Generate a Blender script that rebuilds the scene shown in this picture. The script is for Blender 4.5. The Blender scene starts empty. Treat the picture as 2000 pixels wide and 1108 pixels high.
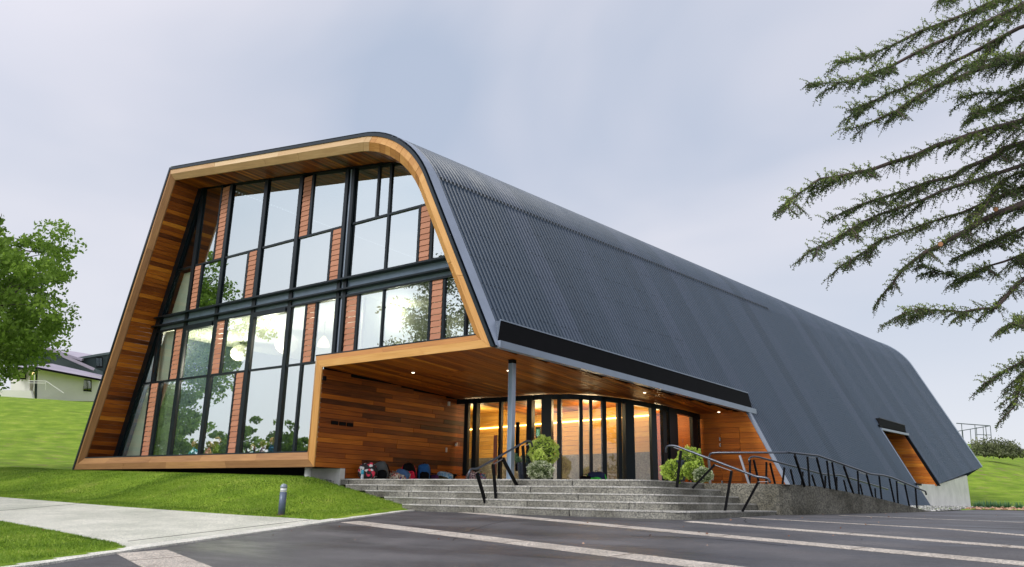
import bpy, bmesh, math, random
import numpy as np
from mathutils import Matrix, Vector, noise
R = math.radians
random.seed(7); rng = np.random.default_rng(7)
S = bpy.context.scene
COL = S.collection

# ------------------------------------------------------------------ camera (eye at the origin, z up, metres)
FPX = 1518.3
PITCH, ROLL, YAW = R(15.398), R(1.0664), R(-36.0074)
_R = np.array([math.cos(YAW), -math.sin(YAW), 0.]); _F = np.array([math.sin(YAW), math.cos(YAW), 0.]); _U = np.array([0, 0, 1.])
_z = _F*math.cos(PITCH)+_U*math.sin(PITCH); _y = _U*math.cos(PITCH)-_F*math.sin(PITCH)
_xr = _R*math.cos(ROLL)+_y*math.sin(ROLL); _yr = _y*math.cos(ROLL)-_R*math.sin(ROLL)
cam_d = bpy.data.cameras.new('camera'); cam = bpy.data.objects.new('camera', cam_d); COL.objects.link(cam)
cam.matrix_world = Matrix(((_xr[0], _yr[0], -_z[0], 0), (_xr[1], _yr[1], -_z[1], 0), (_xr[2], _yr[2], -_z[2], 0), (0, 0, 0, 1)))
cam_d.sensor_width = 36; cam_d.lens = 36*FPX/2000; cam_d.clip_end = 3000; cam_d.clip_start = 0.05
S.camera = cam
# ------------------------------------------------------------------ sky, sun, exposure
SUN_EL, SUN_AZ = R(42), R(200)          # azimuth measured from +Y towards +X
sun_dir = Vector((math.sin(SUN_AZ)*math.cos(SUN_EL), math.cos(SUN_AZ)*math.cos(SUN_EL), math.sin(SUN_EL)))
W = bpy.data.worlds.new('World'); S.world = W; W.use_nodes = True
def N(nt, t, **k):
    n = nt.nodes.new(t)
    for a, b in k.items():
        if a.startswith('_'): n.inputs[int(a[1:])].default_value = b
        else: setattr(n, a, b)
    return n
def LK(nt, *prs):
    for a, b in prs: nt.links.new(a, b)
def build_world():
    nt = W.node_tree; nt.nodes.clear()
    out = N(nt, 'ShaderNodeOutputWorld')
    sky = N(nt, 'ShaderNodeTexSky'); sky.sky_type = 'NISHITA'; sky.sun_disc = False
    sky.sun_elevation = SUN_EL; sky.sun_rotation = SUN_AZ
    b1 = N(nt, 'ShaderNodeBackground'); b1.inputs[1].default_value = 0.1
    tc = N(nt, 'ShaderNodeTexCoord')
    mp = N(nt, 'ShaderNodeMapping'); mp.inputs['Scale'].default_value = (1.5, 1.5, 3.2); mp.inputs['Location'].default_value = (3.1, .4, .2)
    n1 = N(nt, 'ShaderNodeTexNoise'); n1.inputs['Scale'].default_value = 1.0; n1.inputs['Detail'].default_value = 4; n1.inputs['Roughness'].default_value = .45; n1.inputs['Distortion'].default_value = .4
    cr = N(nt, 'ShaderNodeValToRGB')
    cr.color_ramp.elements[0].position = .30; cr.color_ramp.elements[0].color = (.42, .48, .60, 1)
    cr.color_ramp.elements[1].position = .72; cr.color_ramp.elements[1].color = (.73, .71, .77, 1)
    e = cr.color_ramp.elements.new(.5); e.color = (.61, .62, .70, 1)
    sep = N(nt, 'ShaderNodeSeparateXYZ')
    hz = N(nt, 'ShaderNodeMapRange'); hz.inputs[1].default_value = 0.0; hz.inputs[2].default_value = .42; hz.inputs[3].default_value = 1; hz.inputs[4].default_value = 0
    mixh = N(nt, 'ShaderNodeMixRGB'); mixh.inputs[2].default_value = (.74, .74, .77, 1)
    hm = N(nt, 'ShaderNodeMath', operation='MULTIPLY'); hm.inputs[1].default_value = .75
    dot = N(nt, 'ShaderNodeVectorMath', operation='DOT_PRODUCT'); dot.inputs[1].default_value = sun_dir
    mx = N(nt, 'ShaderNodeMath', operation='MAXIMUM'); mx.inputs[1].default_value = 0
    pw = N(nt, 'ShaderNodeMath', operation='POWER'); pw.inputs[1].default_value = 3.0
    gl = N(nt, 'ShaderNodeMath', operation='MULTIPLY_ADD'); gl.inputs[1].default_value = 1.3; gl.inputs[2].default_value = 1.0
    b2 = N(nt, 'ShaderNodeBackground')
    ms = N(nt, 'ShaderNodeMixShader'); ms.inputs[0].default_value = .9
    LK(nt, (sky.outputs[0], b1.inputs[0]), (tc.outputs['Generated'], mp.inputs[0]), (mp.outputs[0], n1.inputs[0]), (n1.outputs[0], cr.inputs[0]),
       (tc.outputs['Generated'], sep.inputs[0]), (sep.outputs[2], hz.inputs[0]), (hz.outputs[0], hm.inputs[0]), (hm.outputs[0], mixh.inputs[0]), (cr.outputs[0], mixh.inputs[1]),
       (mixh.outputs[0], b2.inputs[0]), (tc.outputs['Generated'], dot.inputs[0]), (dot.outputs['Value'], mx.inputs[0]), (mx.outputs[0], pw.inputs[0]), (pw.outputs[0], gl.inputs[0]),
       (gl.outputs[0], b2.inputs[1]), (b1.outputs[0], ms.inputs[1]), (b2.outputs[0], ms.inputs[2]), (ms.outputs[0], out.inputs[0]))
build_world()
sl = bpy.data.lights.new('sun', 'SUN'); sl.energy = 1.5; sl.angle = R(14); sl.color = (1, .96, .9)
so = bpy.data.objects.new('sun', sl); COL.objects.link(so); so.rotation_euler = sun_dir.to_track_quat('Z', 'Y').to_euler()
S.view_settings.view_transform = 'Standard'; S.view_settings.look = 'None'; S.view_settings.gamma = 1; S.view_settings.exposure = 0.3
S.view_settings.use_curve_mapping = False

# ------------------------------------------------------------------ survey helpers: a line of sight met with a known surface gives a point
def ray(x, y): return _xr*(x-1000)/FPX - _yr*(y-554)/FPX + _z
def at(ax, v, x, y):
    d = ray(x, y); return d*(v/d[ax])
def GZ(Y): return -.331+(.012 if Y > 13.6 else .06)*(min(Y, 36)-13.6)         # paving level
def gnd(x, y):
    d = ray(x, y)
    for m, lo in ((.06, True), (.012, False)):
        t = (-.331-m*13.6)/(d[2]-m*d[1])
        if t > 0 and ((t*d[1] <= 13.6) == lo): return d*t
    return d*40
def vplane(x, y, A, B):
    d = ray(x, y); n = np.array([-(B[1]-A[1]), B[0]-A[0], 0.]); return d*((A[0]*n[0]+A[1]*n[1])/(d@n))

# ------------------------------------------------------------------ object helpers
def tag(o, label=None, cat=None, group=None, kind=None):
    if label: o['label'] = label
    if cat: o['category'] = cat
    if group: o['group'] = group
    if kind: o['kind'] = kind
    return o
def thing(name, label, cat, loc=(0, 0, 0), group=None, rz=0):
    o = bpy.data.objects.new(name, None); COL.objects.link(o); o.location = loc; o.rotation_euler = (0, 0, rz); o.empty_display_size = .2
    return tag(o, label, cat, group)
def setp(o, parent):
    if parent is not None: o.parent = parent
def link(name, me, parent=None):
    o = bpy.data.objects.new(name, me); COL.objects.link(o); setp(o, parent); return o
class MB:
    """collects verts/faces with a per-face tone and optional uv, then builds ONE mesh object"""
    def __init__(s): s.v = []; s.f = []; s.t = []; s.uv = []; s.m = []
    def face(s, pts, tone=.5, uv=None, mi=0):
        i = len(s.v); s.v += [tuple(map(float, p)) for p in pts]; s.f.append(tuple(range(i, i+len(pts)))); s.t.append(tone); s.m.append(mi)
        s.uv.append(uv if uv else [(0, 0)]*len(pts))
    def prism(s, poly, off, tone=.5, uv=None, mi=0):
        """poly: planar 3d polygon; off: extrusion vector"""
        poly = [np.array(p, float) for p in poly]; off = np.array(off, float); n = len(poly)
        i = len(s.v); s.v += [tuple(p) for p in poly]+[tuple(p+off) for p in poly]
        def add(ix, u): s.f.append(tuple(i+k for k in ix)); s.t.append(tone); s.uv.append(u); s.m.append(mi)
        nn = np.zeros(3)
        for a in range(n): nn += np.cross(poly[a]-poly[0], poly[(a+1) % n]-poly[0])
        flip = nn@off > 0
        uvb = uv if uv else [(0, 0)]*n
        A = list(range(n)); B = list(range(n, 2*n))
        if flip: add(A[::-1], uvb[::-1]); add(B, uvb)
        else: add(A, uvb); add(B[::-1], uvb[::-1])
        for a in range(n):
            b = (a+1) % n; q = [a, b, n+b, n+a]; u = [uvb[a], uvb[b], uvb[b], uvb[a]]
            if not flip: q = q[::-1]; u = u[::-1]
            add(q, u)
    def box(s, c, h, rz=0, tone=.5, mi=0):
        c = np.array(c, float); ca, sa = math.cos(rz), math.sin(rz); ex = np.array([ca, sa, 0])*h[0]; ey = np.array([-sa, ca, 0])*h[1]; ez = np.array([0, 0, h[2]])
        s.prism([c-ex-ey-ez, c+ex-ey-ez, c+ex+ey-ez, c-ex+ey-ez], 2*ez, tone, mi=mi)
    def bar(s, a, b, w, h=None, up=(0, 0, 1), tone=.5, mi=0):
        h = h or w; a = np.array(a, float); b = np.array(b, float); d = b-a; d /= np.linalg.norm(d)
        u = np.array(up, float); x = np.cross(d, u)
        if np.linalg.norm(x) < 1e-4: x = np.cross(d, (0, 1, 0))
        x /= np.linalg.norm(x); y = np.cross(x, d)
        x = x*w/2; y = y*h/2
        s.prism([a-x-y, a+x-y, a+x+y, a-x+y], b-a, tone, mi=mi)
    def tube(s, pts, r, n=8, tone=.5, cap=True, mi=0):
        pts = [np.array(p, float) for p in pts]; rs = r if hasattr(r, '__len__') else [r]*len(pts); base = len(s.v); prev = None
        for k, p in enumerate(pts):
            d = pts[min(k+1, len(pts)-1)]-pts[max(k-1, 0)]; d = d/(np.linalg.norm(d)+1e-9)
            if prev is None:
                x = np.cross(d, (0, 0, 1));
                if np.linalg.norm(x) < .05: x = np.cross(d, (0, 1, 0))
            else: x = prev-d*(prev@d)
            x /= np.linalg.norm(x); prev = x; y = np.cross(d, x)
            for j in range(n):
                a = 2*math.pi*j/n; s.v.append(tuple(p+rs[k]*(x*math.cos(a)+y*math.sin(a))))
        for k in range(len(pts)-1):
            for j in range(n):
                a = base+k*n+j; b = base+k*n+(j+1) % n
                s.f.append((a, b, b+n, a+n)); s.t.append(tone); s.uv.append([(0, 0)]*4); s.m.append(mi)
        if cap:
            s.f.append(tuple(base+j for j in range(n))[::-1]); s.t.append(tone); s.uv.append([(0, 0)]*n); s.m.append(mi)
            s.f.append(tuple(base+(len(pts)-1)*n+j for j in range(n))); s.t.append(tone); s.uv.append([(0, 0)]*n); s.m.append(mi)
    def lathe(s, c, prof, n=20, tone=.5, mi=0):
        c = np.array(c, float); base = len(s.v)
        for r, z in prof:
            for j in range(n):
                a = 2*math.pi*j/n; s.v.append((c[0]+r*math.cos(a), c[1]+r*math.sin(a), c[2]+z))
        for k in range(len(prof)-1):
            for j in range(n):
                a = base+k*n+j; b = base+k*n+(j+1) % n
                s.f.append((a, b, b+n, a+n)); s.t.append(tone); s.uv.append([(0, 0)]*4); s.m.append(mi)
        s.f.append(tuple(base+j for j in range(n))[::-1]); s.t.append(tone); s.uv.append([(0, 0)]*n); s.m.append(mi)
        s.f.append(tuple(base+(len(prof)-1)*n+j for j in range(n))); s.t.append(tone); s.uv.append([(0, 0)]*n); s.m.append(mi)
    def build(s, name, mat, parent=None, smooth=False, org=(0, 0, 0)):
        me = bpy.data.meshes.new(name)
        v = [(p[0]-org[0], p[1]-org[1], p[2]-org[2]) for p in s.v] if any(org) else s.v
        me.from_pydata(v, [], s.f)
        mats = mat if isinstance(mat, (list, tuple)) else [mat]
        for m in mats: me.materials.append(m)
        if len(mats) > 1: me.polygons.foreach_set('material_index', s.m)
        at_ = me.attributes.new('tone', 'FLOAT', 'FACE'); at_.data.foreach_set('value', [float(t) for t in s.t])
        if any(u and any(any(c) for c in u) for u in s.uv):
            uvl = me.uv_layers.new(name='UVMap'); flat = []
            for u in s.uv:
                for c in u: flat += [c[0], c[1]]
            uvl.data.foreach_set('uv', flat)
        if smooth: me.polygons.foreach_set('use_smooth', [True]*len(s.f))
        me.update(); return link(name, me, parent)
def quadcloud(name, V, tone, mat, parent=None, k=4):
    """V: (n,k,3) numpy array of separate faces"""
    n = len(V); me = bpy.data.meshes.new(name)
    me.vertices.add(n*k); me.vertices.foreach_set('co', V.reshape(-1).astype(np.float32))
    me.loops.add(n*k); me.loops.foreach_set('vertex_index', np.arange(n*k, dtype=np.int32))
    me.polygons.add(n); me.polygons.foreach_set('loop_start', np.arange(0, n*k, k, dtype=np.int32))
    me.polygons.foreach_set('loop_total', np.full(n, k, dtype=np.int32))
    me.update(calc_edges=True); me.validate()
    me.materials.append(mat)
    a = me.attributes.new('tone', 'FLOAT', 'FACE'); a.data.foreach_set('value', np.asarray(tone, dtype=np.float32))
    return link(name, me, parent)

# ------------------------------------------------------------------ materials
def M0(name):
    m = bpy.data.materials.new(name); m.use_nodes = True; nt = m.node_tree; nt.nodes.clear()
    out = N(nt, 'ShaderNodeOutputMaterial'); b = N(nt, 'ShaderNodeBsdfPrincipled'); LK(nt, (b.outputs[0], out.inputs[0])); return m, nt, b, out
def ramp(nt, stops):
    c = N(nt, 'ShaderNodeValToRGB')
    while len(c.color_ramp.elements) < len(stops): c.color_ramp.elements.new(.5)
    for e, (p, col) in zip(c.color_ramp.elements, stops): e.position = p; e.color = (*col, 1)
    return c
def plain(name, col, rough=.6, metal=0, nscale=6, nvar=.15, bump=0, spec=.5):
    m, nt, b, _ = M0(name)
    tc = N(nt, 'ShaderNodeTexCoord'); n = N(nt, 'ShaderNodeTexNoise'); n.inputs['Scale'].default_value = nscale; n.inputs['Detail'].default_value = 6
    a = [max(0, c*(1-nvar)) for c in col]; d = [min(1, c*(1+nvar)) for c in col]
    c = ramp(nt, [(.3, a), (.7, d)])
    LK(nt, (tc.outputs['Object'], n.inputs[0]), (n.outputs[0], c.inputs[0]), (c.outputs[0], b.inputs['Base Color']))
    b.inputs['Roughness'].default_value = rough; b.inputs['Metallic'].default_value = metal; b.inputs['Specular IOR Level'].default_value = spec
    if bump:
        bp = N(nt, 'ShaderNodeBump'); bp.inputs['Strength'].default_value = bump; bp.inputs['Distance'].default_value = .01
        n2 = N(nt, 'ShaderNodeTexNoise'); n2.inputs['Scale'].default_value = nscale*12; n2.inputs['Detail'].default_value = 4
        LK(nt, (tc.outputs['Object'], n2.inputs[0]), (n2.outputs[0], bp.inputs['Height']), (bp.outputs[0], b.inputs['Normal']))
    return m
def wood(name, stops, rough=.5, weather=0):
    m, nt, b, _ = M0(name)
    uv = N(nt, 'ShaderNodeUVMap'); uv.uv_map = 'UVMap'
    at_ = N(nt, 'ShaderNodeAttribute'); at_.attribute_name = 'tone'
    mp = N(nt, 'ShaderNodeMapping'); mp.inputs['Scale'].default_value = (1.2, 28, 1)
    off = N(nt, 'ShaderNodeCombineXYZ'); mul = N(nt, 'ShaderNodeMath', operation='MULTIPLY'); mul.inputs[1].default_value = 97
    n = N(nt, 'ShaderNodeTexNoise'); n.inputs['Scale'].default_value = 1; n.inputs['Detail'].default_value = 5; n.inputs['Distortion'].default_value = .6
    n2 = N(nt, 'ShaderNodeTexNoise'); n2.inputs['Scale'].default_value = .9; n2.inputs['Detail'].default_value = 2
    mp2 = N(nt, 'ShaderNodeMapping'); mp2.inputs['Scale'].default_value = (1, 4, 1)
    LK(nt, (at_.outputs['Fac'], mul.inputs[0]), (mul.outputs[0], off.inputs[2]), (mul.outputs[0], off.inputs[0]), (uv.outputs[0], mp.inputs[0]), (off.outputs[0], mp.inputs['Location']), (mp.outputs[0], n.inputs[0]),
       (uv.outputs[0], mp2.inputs[0]), (off.outputs[0], mp2.inputs['Location']), (mp2.outputs[0], n2.inputs[0]))
    a = N(nt, 'ShaderNodeMath', operation='MULTIPLY_ADD'); a.inputs[1].default_value = .55; LK(nt, (n.outputs[0], a.inputs[0]))
    a2 = N(nt, 'ShaderNodeMath', operation='MULTIPLY_ADD'); a2.inputs[1].default_value = .35; a2.inputs[2].default_value = -.45
    LK(nt, (n2.outputs[0], a2.inputs[0]), (a2.outputs[0], a.inputs[2]))
    s = N(nt, 'ShaderNodeMath', operation='ADD'); s.use_clamp = True; LK(nt, (a.outputs[0], s.inputs[0]), (at_.outputs['Fac'], s.inputs[1]))
    c = ramp(nt, stops); LK(nt, (s.outputs[0], c.inputs[0]), (c.outputs[0], b.inputs['Base Color']))
    b.inputs['Roughness'].default_value = rough; b.inputs['Specular IOR Level'].default_value = .35
    bp = N(nt, 'ShaderNodeBump'); bp.inputs['Strength'].default_value = .25; bp.inputs['Distance'].default_value = .004
    LK(nt, (n.outputs[0], bp.inputs['Height']), (bp.outputs[0], b.inputs['Normal']))
    return m
M = {}
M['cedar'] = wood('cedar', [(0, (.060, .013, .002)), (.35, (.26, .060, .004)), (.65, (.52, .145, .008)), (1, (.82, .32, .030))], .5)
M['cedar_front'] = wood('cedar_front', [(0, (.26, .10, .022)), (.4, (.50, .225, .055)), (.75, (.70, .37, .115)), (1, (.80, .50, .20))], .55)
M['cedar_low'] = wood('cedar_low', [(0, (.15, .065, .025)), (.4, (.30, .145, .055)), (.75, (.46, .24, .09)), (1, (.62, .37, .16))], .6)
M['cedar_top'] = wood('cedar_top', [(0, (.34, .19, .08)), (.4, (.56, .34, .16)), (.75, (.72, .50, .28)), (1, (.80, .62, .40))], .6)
M['terracotta'] = wood('terracotta', [(0, (.30, .11, .055)), (.5, (.47, .20, .11)), (1, (.60, .28, .17))], .6)
M['shell'] = plain('shell', (.058, .085, .128), .36, .0, .5, .12, spec=.5)
def shellmat():
    m, nt, b, _ = M0('shell_ribbed'); a = N(nt, 'ShaderNodeAttribute'); a.attribute_name = 'tone'
    tc = N(nt, 'ShaderNodeTexCoord'); mp = N(nt, 'ShaderNodeMapping'); mp.inputs['Scale'].default_value = (.6, 2.2, .18); n = N(nt, 'ShaderNodeTexNoise'); n.inputs['Scale'].default_value = 1; n.inputs['Detail'].default_value = 5
    c = ramp(nt, [(0, (.020, .040, .062)), (.5, (.038, .066, .102)), (1, (.074, .098, .150))]); ad = N(nt, 'ShaderNodeMath', operation='MULTIPLY_ADD'); ad.inputs[1].default_value = .5; sb = N(nt, 'ShaderNodeMath', operation='SUBTRACT'); sb.inputs[1].default_value = .25
    LK(nt, (tc.outputs['Object'], mp.inputs[0]), (mp.outputs[0], n.inputs[0]), (n.outputs[0], ad.inputs[0]), (a.outputs['Fac'], sb.inputs[0]), (sb.outputs[0], ad.inputs[2]), (ad.outputs[0], c.inputs[0]), (c.outputs[0], b.inputs['Base Color']))
    rr_ = N(nt, 'ShaderNodeMapRange'); rr_.inputs[3].default_value = .30; rr_.inputs[4].default_value = .46; LK(nt, (n.outputs[0], rr_.inputs[0]), (rr_.outputs[0], b.inputs['Roughness'])); b.inputs['Specular IOR Level'].default_value = .38
    return m
M['shell_ribbed'] = shellmat()
M['flashing'] = plain('flashing', (.30, .35, .43), .35, .3, 2, .08)
M['dark_metal'] = plain('dark_metal', (.010, .018, .025), .4, 0, 3, .2, spec=.3)
M['mullion'] = plain('mullion', (.004, .010, .014), .35, 0, 3, .2, spec=.3)
M['black'] = plain('black', (.004, .004, .005), .7, 0, 3, .2, spec=.12)
M['steel'] = plain('steel', (.28, .29, .31), .25, .9, 5, .1)
M['steel_blue'] = plain('steel_blue', (.20, .27, .34), .35, .2, 5, .1)
M['white'] = plain('white', (.72, .70, .64), .7, 0, 1, .05)
M['pale'] = plain('pale', (.62, .64, .56), .8, 0, 1, .06)
M['pale_sheet'] = plain('pale_sheet', (.90, .92, .82), .8, 0, .6, .06)
M['foyer_wood'] = wood('foyer_wood', [(0, (.34, .15, .02)), (.5, (.62, .33, .055)), (1, (.80, .50, .12))], .5)
M['soffit_dark'] = plain('soffit_dark', (.10, .07, .05), .8)
M['leaf_litter'] = plain('leaf_litter', (.35, .20, .09), .8, nvar=.6, nscale=3)
M['rust'] = plain('rust', (.42, .15, .09), .6)

def concrete(name, a, b_, scale=1.0, speck=0, bump=.4, wet=False):
    m, nt, b, _ = M0(name)
    tc = N(nt, 'ShaderNodeTexCoord')
    n = N(nt, 'ShaderNodeTexNoise'); n.inputs['Scale'].default_value = scale; n.inputs['Detail'].default_value = 8; n.inputs['Roughness'].default_value = .6
    c = ramp(nt, [(.32, a), (.68, b_)])
    LK(nt, (tc.outputs['Object'], n.inputs[0]), (n.outputs[0], c.inputs[0]))
    col = c.outputs[0]; h = n.outputs[0]
    if speck:
        v = N(nt, 'ShaderNodeTexVoronoi'); v.inputs['Scale'].default_value = speck; LK(nt, (tc.outputs['Object'], v.inputs[0]))
        c2 = ramp(nt, [(0, (.30, .30, .30)), (.45, (.9, .9, .9)), (1, (1.7, 1.65, 1.55))]); sp = N(nt, 'ShaderNodeSeparateColor'); LK(nt, (v.outputs['Color'], sp.inputs[0]), (sp.outputs[0], c2.inputs[0]))
        mx = N(nt, 'ShaderNodeMixRGB', blend_type='MULTIPLY'); mx.inputs[0].default_value = .8; LK(nt, (col, mx.inputs[1]), (c2.outputs[0], mx.inputs[2])); col = mx.outputs[0]
        n3 = N(nt, 'ShaderNodeTexNoise'); n3.inputs['Scale'].default_value = speck*2.2; n3.inputs['Detail'].default_value = 3; LK(nt, (tc.outputs['Object'], n3.inputs[0])); h = n3.outputs[0]
    LK(nt, (col, b.inputs['Base Color']))
    if bump:
        bp = N(nt, 'ShaderNodeBump'); bp.inputs['Strength'].default_value = bump; bp.inputs['Distance'].default_value = .008; LK(nt, (h, bp.inputs['Height']), (bp.outputs[0], b.inputs['Normal']))
    b.inputs['Roughness'].default_value = .85
    if wet:
        n4 = N(nt, 'ShaderNodeTexNoise'); n4.inputs['Scale'].default_value = .35; n4.inputs['Detail'].default_value = 5
        mp = N(nt, 'ShaderNodeMapping'); mp.inputs['Scale'].default_value = (.9, 3.2, 1); mp.inputs['Rotation'].default_value = (0, 0, .45); n4.inputs['Roughness'].default_value = .62; LK(nt, (tc.outputs['Object'], mp.inputs[0]), (mp.outputs[0], n4.inputs[0]))
        rr = ramp(nt, [(.34, (.30, .30, .30)), (.60, (.68, .68, .68))]); LK(nt, (n4.outputs[0], rr.inputs[0]), (rr.outputs[0], b.inputs['Roughness']))
        rc = ramp(nt, [(.36, (.52, .52, .58)), (.5, (.85, .85, .87)), (.64, (1.25, 1.22, 1.2))]); LK(nt, (n4.outputs[0], rc.inputs[0]))
        m2 = N(nt, 'ShaderNodeMixRGB', blend_type='MULTIPLY'); m2.inputs[0].default_value = 1; LK(nt, (col, m2.inputs[1]), (rc.outputs[0], m2.inputs[2]), (m2.outputs[0], b.inputs['Base Color']))
    return m
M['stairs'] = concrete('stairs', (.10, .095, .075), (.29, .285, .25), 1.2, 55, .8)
M['tread'] = concrete('tread', (.34, .33, .30), (.52, .51, .48), 2, 80, .5)  # paler copy of the stairs concrete, lit tread edges put into the colour
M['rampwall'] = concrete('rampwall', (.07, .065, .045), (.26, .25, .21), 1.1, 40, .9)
M['concrete'] = concrete('concrete', (.64, .64, .60), (.82, .81, .77), 1.5, 0, .15)
M['path'] = concrete('path', (.44, .45, .38), (.66, .65, .57), .9, 120, .2)
M['kerb'] = concrete('kerb', (.50, .50, .44), (.74, .72, .66), 2, 130, .2)
M['band'] = concrete('band', (.34, .30, .26), (.54, .49, .43), 2, 70, .3)
M['asphalt'] = concrete('asphalt', (.058, .057, .061), (.112, .109, .115), .7, 160, .35, wet=True)
M['gravel'] = concrete('gravel', (.18, .18, .17), (.45, .44, .42), 5, 20, 1)

def glass(name, fac, tint=(.75, .85, .8), gcol=(.93, .97, 1), rough=.0):
    m = bpy.data.materials.new(name); m.use_nodes = True; nt = m.node_tree; nt.nodes.clear()
    out = N(nt, 'ShaderNodeOutputMaterial'); t = N(nt, 'ShaderNodeBsdfTransparent'); t.inputs[0].default_value = (*tint, 1)
    g = N(nt, 'ShaderNodeBsdfGlossy'); g.inputs['Color'].default_value = (*gcol, 1); g.inputs['Roughness'].default_value = rough
    fr = N(nt, 'ShaderNodeFresnel'); fr.inputs[0].default_value = 1.5
    mr = N(nt, 'ShaderNodeMapRange'); mr.inputs[1].default_value = .04; mr.inputs[2].default_value = 1; mr.inputs[3].default_value = fac; mr.inputs[4].default_value = 1
    tc = N(nt, 'ShaderNodeTexCoord'); n = N(nt, 'ShaderNodeTexNoise'); n.inputs['Scale'].default_value = .8; bp = N(nt, 'ShaderNodeBump'); bp.inputs['Strength'].default_value = .10; bp.inputs['Distance'].default_value = .02
    mx = N(nt, 'ShaderNodeMixShader')
    LK(nt, (tc.outputs['Object'], n.inputs[0]), (n.outputs[0], bp.inputs['Height']), (bp.outputs[0], g.inputs['Normal']), (fr.outputs[0], mr.inputs[0]), (mr.outputs[0], mx.inputs[0]), (t.outputs[0], mx.inputs[1]), (g.outputs[0], mx.inputs[2]), (mx.outputs[0], out.inputs[0]))
    return m
M['glass'] = glass('glass', .56, (.80, .90, .84), (.90, .98, .96))
M['door_glass'] = glass('door_glass', .13, (.9, .88, .82))
M['milky_glass'] = glass('milky_glass', .16, (.95, .99, .93))
M['house_glass'] = glass('house_glass', .5, (.4, .45, .5))
def clearmat():
    m = bpy.data.materials.new('clear'); m.use_nodes = True; nt = m.node_tree; nt.nodes.clear(); o = N(nt, 'ShaderNodeOutputMaterial'); t = N(nt, 'ShaderNodeBsdfTransparent'); t.inputs[0].default_value = (.97, .99, .98, 1); LK(nt, (t.outputs[0], o.inputs[0])); return m
M['clear'] = clearmat()
def emit(name, col, st):
    m = bpy.data.materials.new(name); m.use_nodes = True; nt = m.node_tree; nt.nodes.clear()
    o = N(nt, 'ShaderNodeOutputMaterial'); e = N(nt, 'ShaderNodeEmission'); e.inputs[0].default_value = (*col, 1); e.inputs[1].default_value = st; LK(nt, (e.outputs[0], o.inputs[0])); return m
M['strip_light'] = emit('strip_light', (1, .62, .22), 9)
M['lamp_glow'] = emit('lamp_glow', (1, .72, .32), 2.6)
M['downlight'] = emit('downlight', (1, .86, .6), 4)
M['exit_sign'] = emit('exit_sign', (.25, .6, .3), .5)
def foliage(name, stops, trans=.25, rough=.6):
    m, nt, b, out = M0(name)
    a = N(nt, 'ShaderNodeAttribute'); a.attribute_name = 'tone'; c = ramp(nt, stops)
    LK(nt, (a.outputs['Fac'], c.inputs[0]), (c.outputs[0], b.inputs['Base Color'])); b.inputs['Roughness'].default_value = rough; b.inputs['Specular IOR Level'].default_value = .3
    t = N(nt, 'ShaderNodeBsdfTranslucent'); mx = N(nt, 'ShaderNodeMixShader'); mx.inputs[0].default_value = trans
    LK(nt, (c.outputs[0], t.inputs[0]), (b.outputs[0], mx.inputs[1]), (t.outputs[0], mx.inputs[2]), (mx.outputs[0], out.inputs[0])); return m
M['maple'] = foliage('maple', [(0, (.07, .12, .02)), (.5, (.20, .33, .045)), (1, (.40, .58, .09))], .5)
M['bright_tree'] = foliage('bright_tree', [(0, (.10, .20, .03)), (.5, (.26, .48, .06)), (1, (.45, .70, .10))], .5)
M['dark_tree'] = foliage('dark_tree', [(0, (.03, .045, .015)), (.5, (.08, .11, .03)), (1, (.18, .22, .06))], .3)
M['needles'] = foliage('needles', [(0, (.040, .070, .028)), (.45, (.12, .18, .05)), (1, (.36, .46, .09))], .45)
M['grass_blades'] = foliage('grass_blades', [(0, (.08, .15, .015)), (.5, (.20, .33, .03)), (.8, (.33, .44, .06)), (1, (.50, .50, .16))], .4)
M['topiary'] = foliage('topiary', [(0, (.12, .20, .03)), (.5, (.48, .62, .09)), (1, (.80, .90, .26))], .35)
M['fern'] = foliage('fern', [(0, (.05, .12, .06)), (.5, (.14, .30, .16)), (1, (.30, .52, .34))], .3)
M['variegated'] = foliage('variegated', [(0, (.03, .05, .02)), (.45, (.26, .34, .13)), (.7, (.62, .66, .42)), (1, (.85, .85, .72))], .2)
M['scrub'] = foliage('scrub', [(0, (.05, .06, .03)), (.5, (.13, .15, .07)), (1, (.26, .27, .15))], .2)
M['bark'] = concrete('bark', (.035, .025, .022), (.12, .085, .07), 8, 0, 1)
M['bark_cut'] = plain('bark_cut', (.5, .25, .12), .8)
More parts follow.
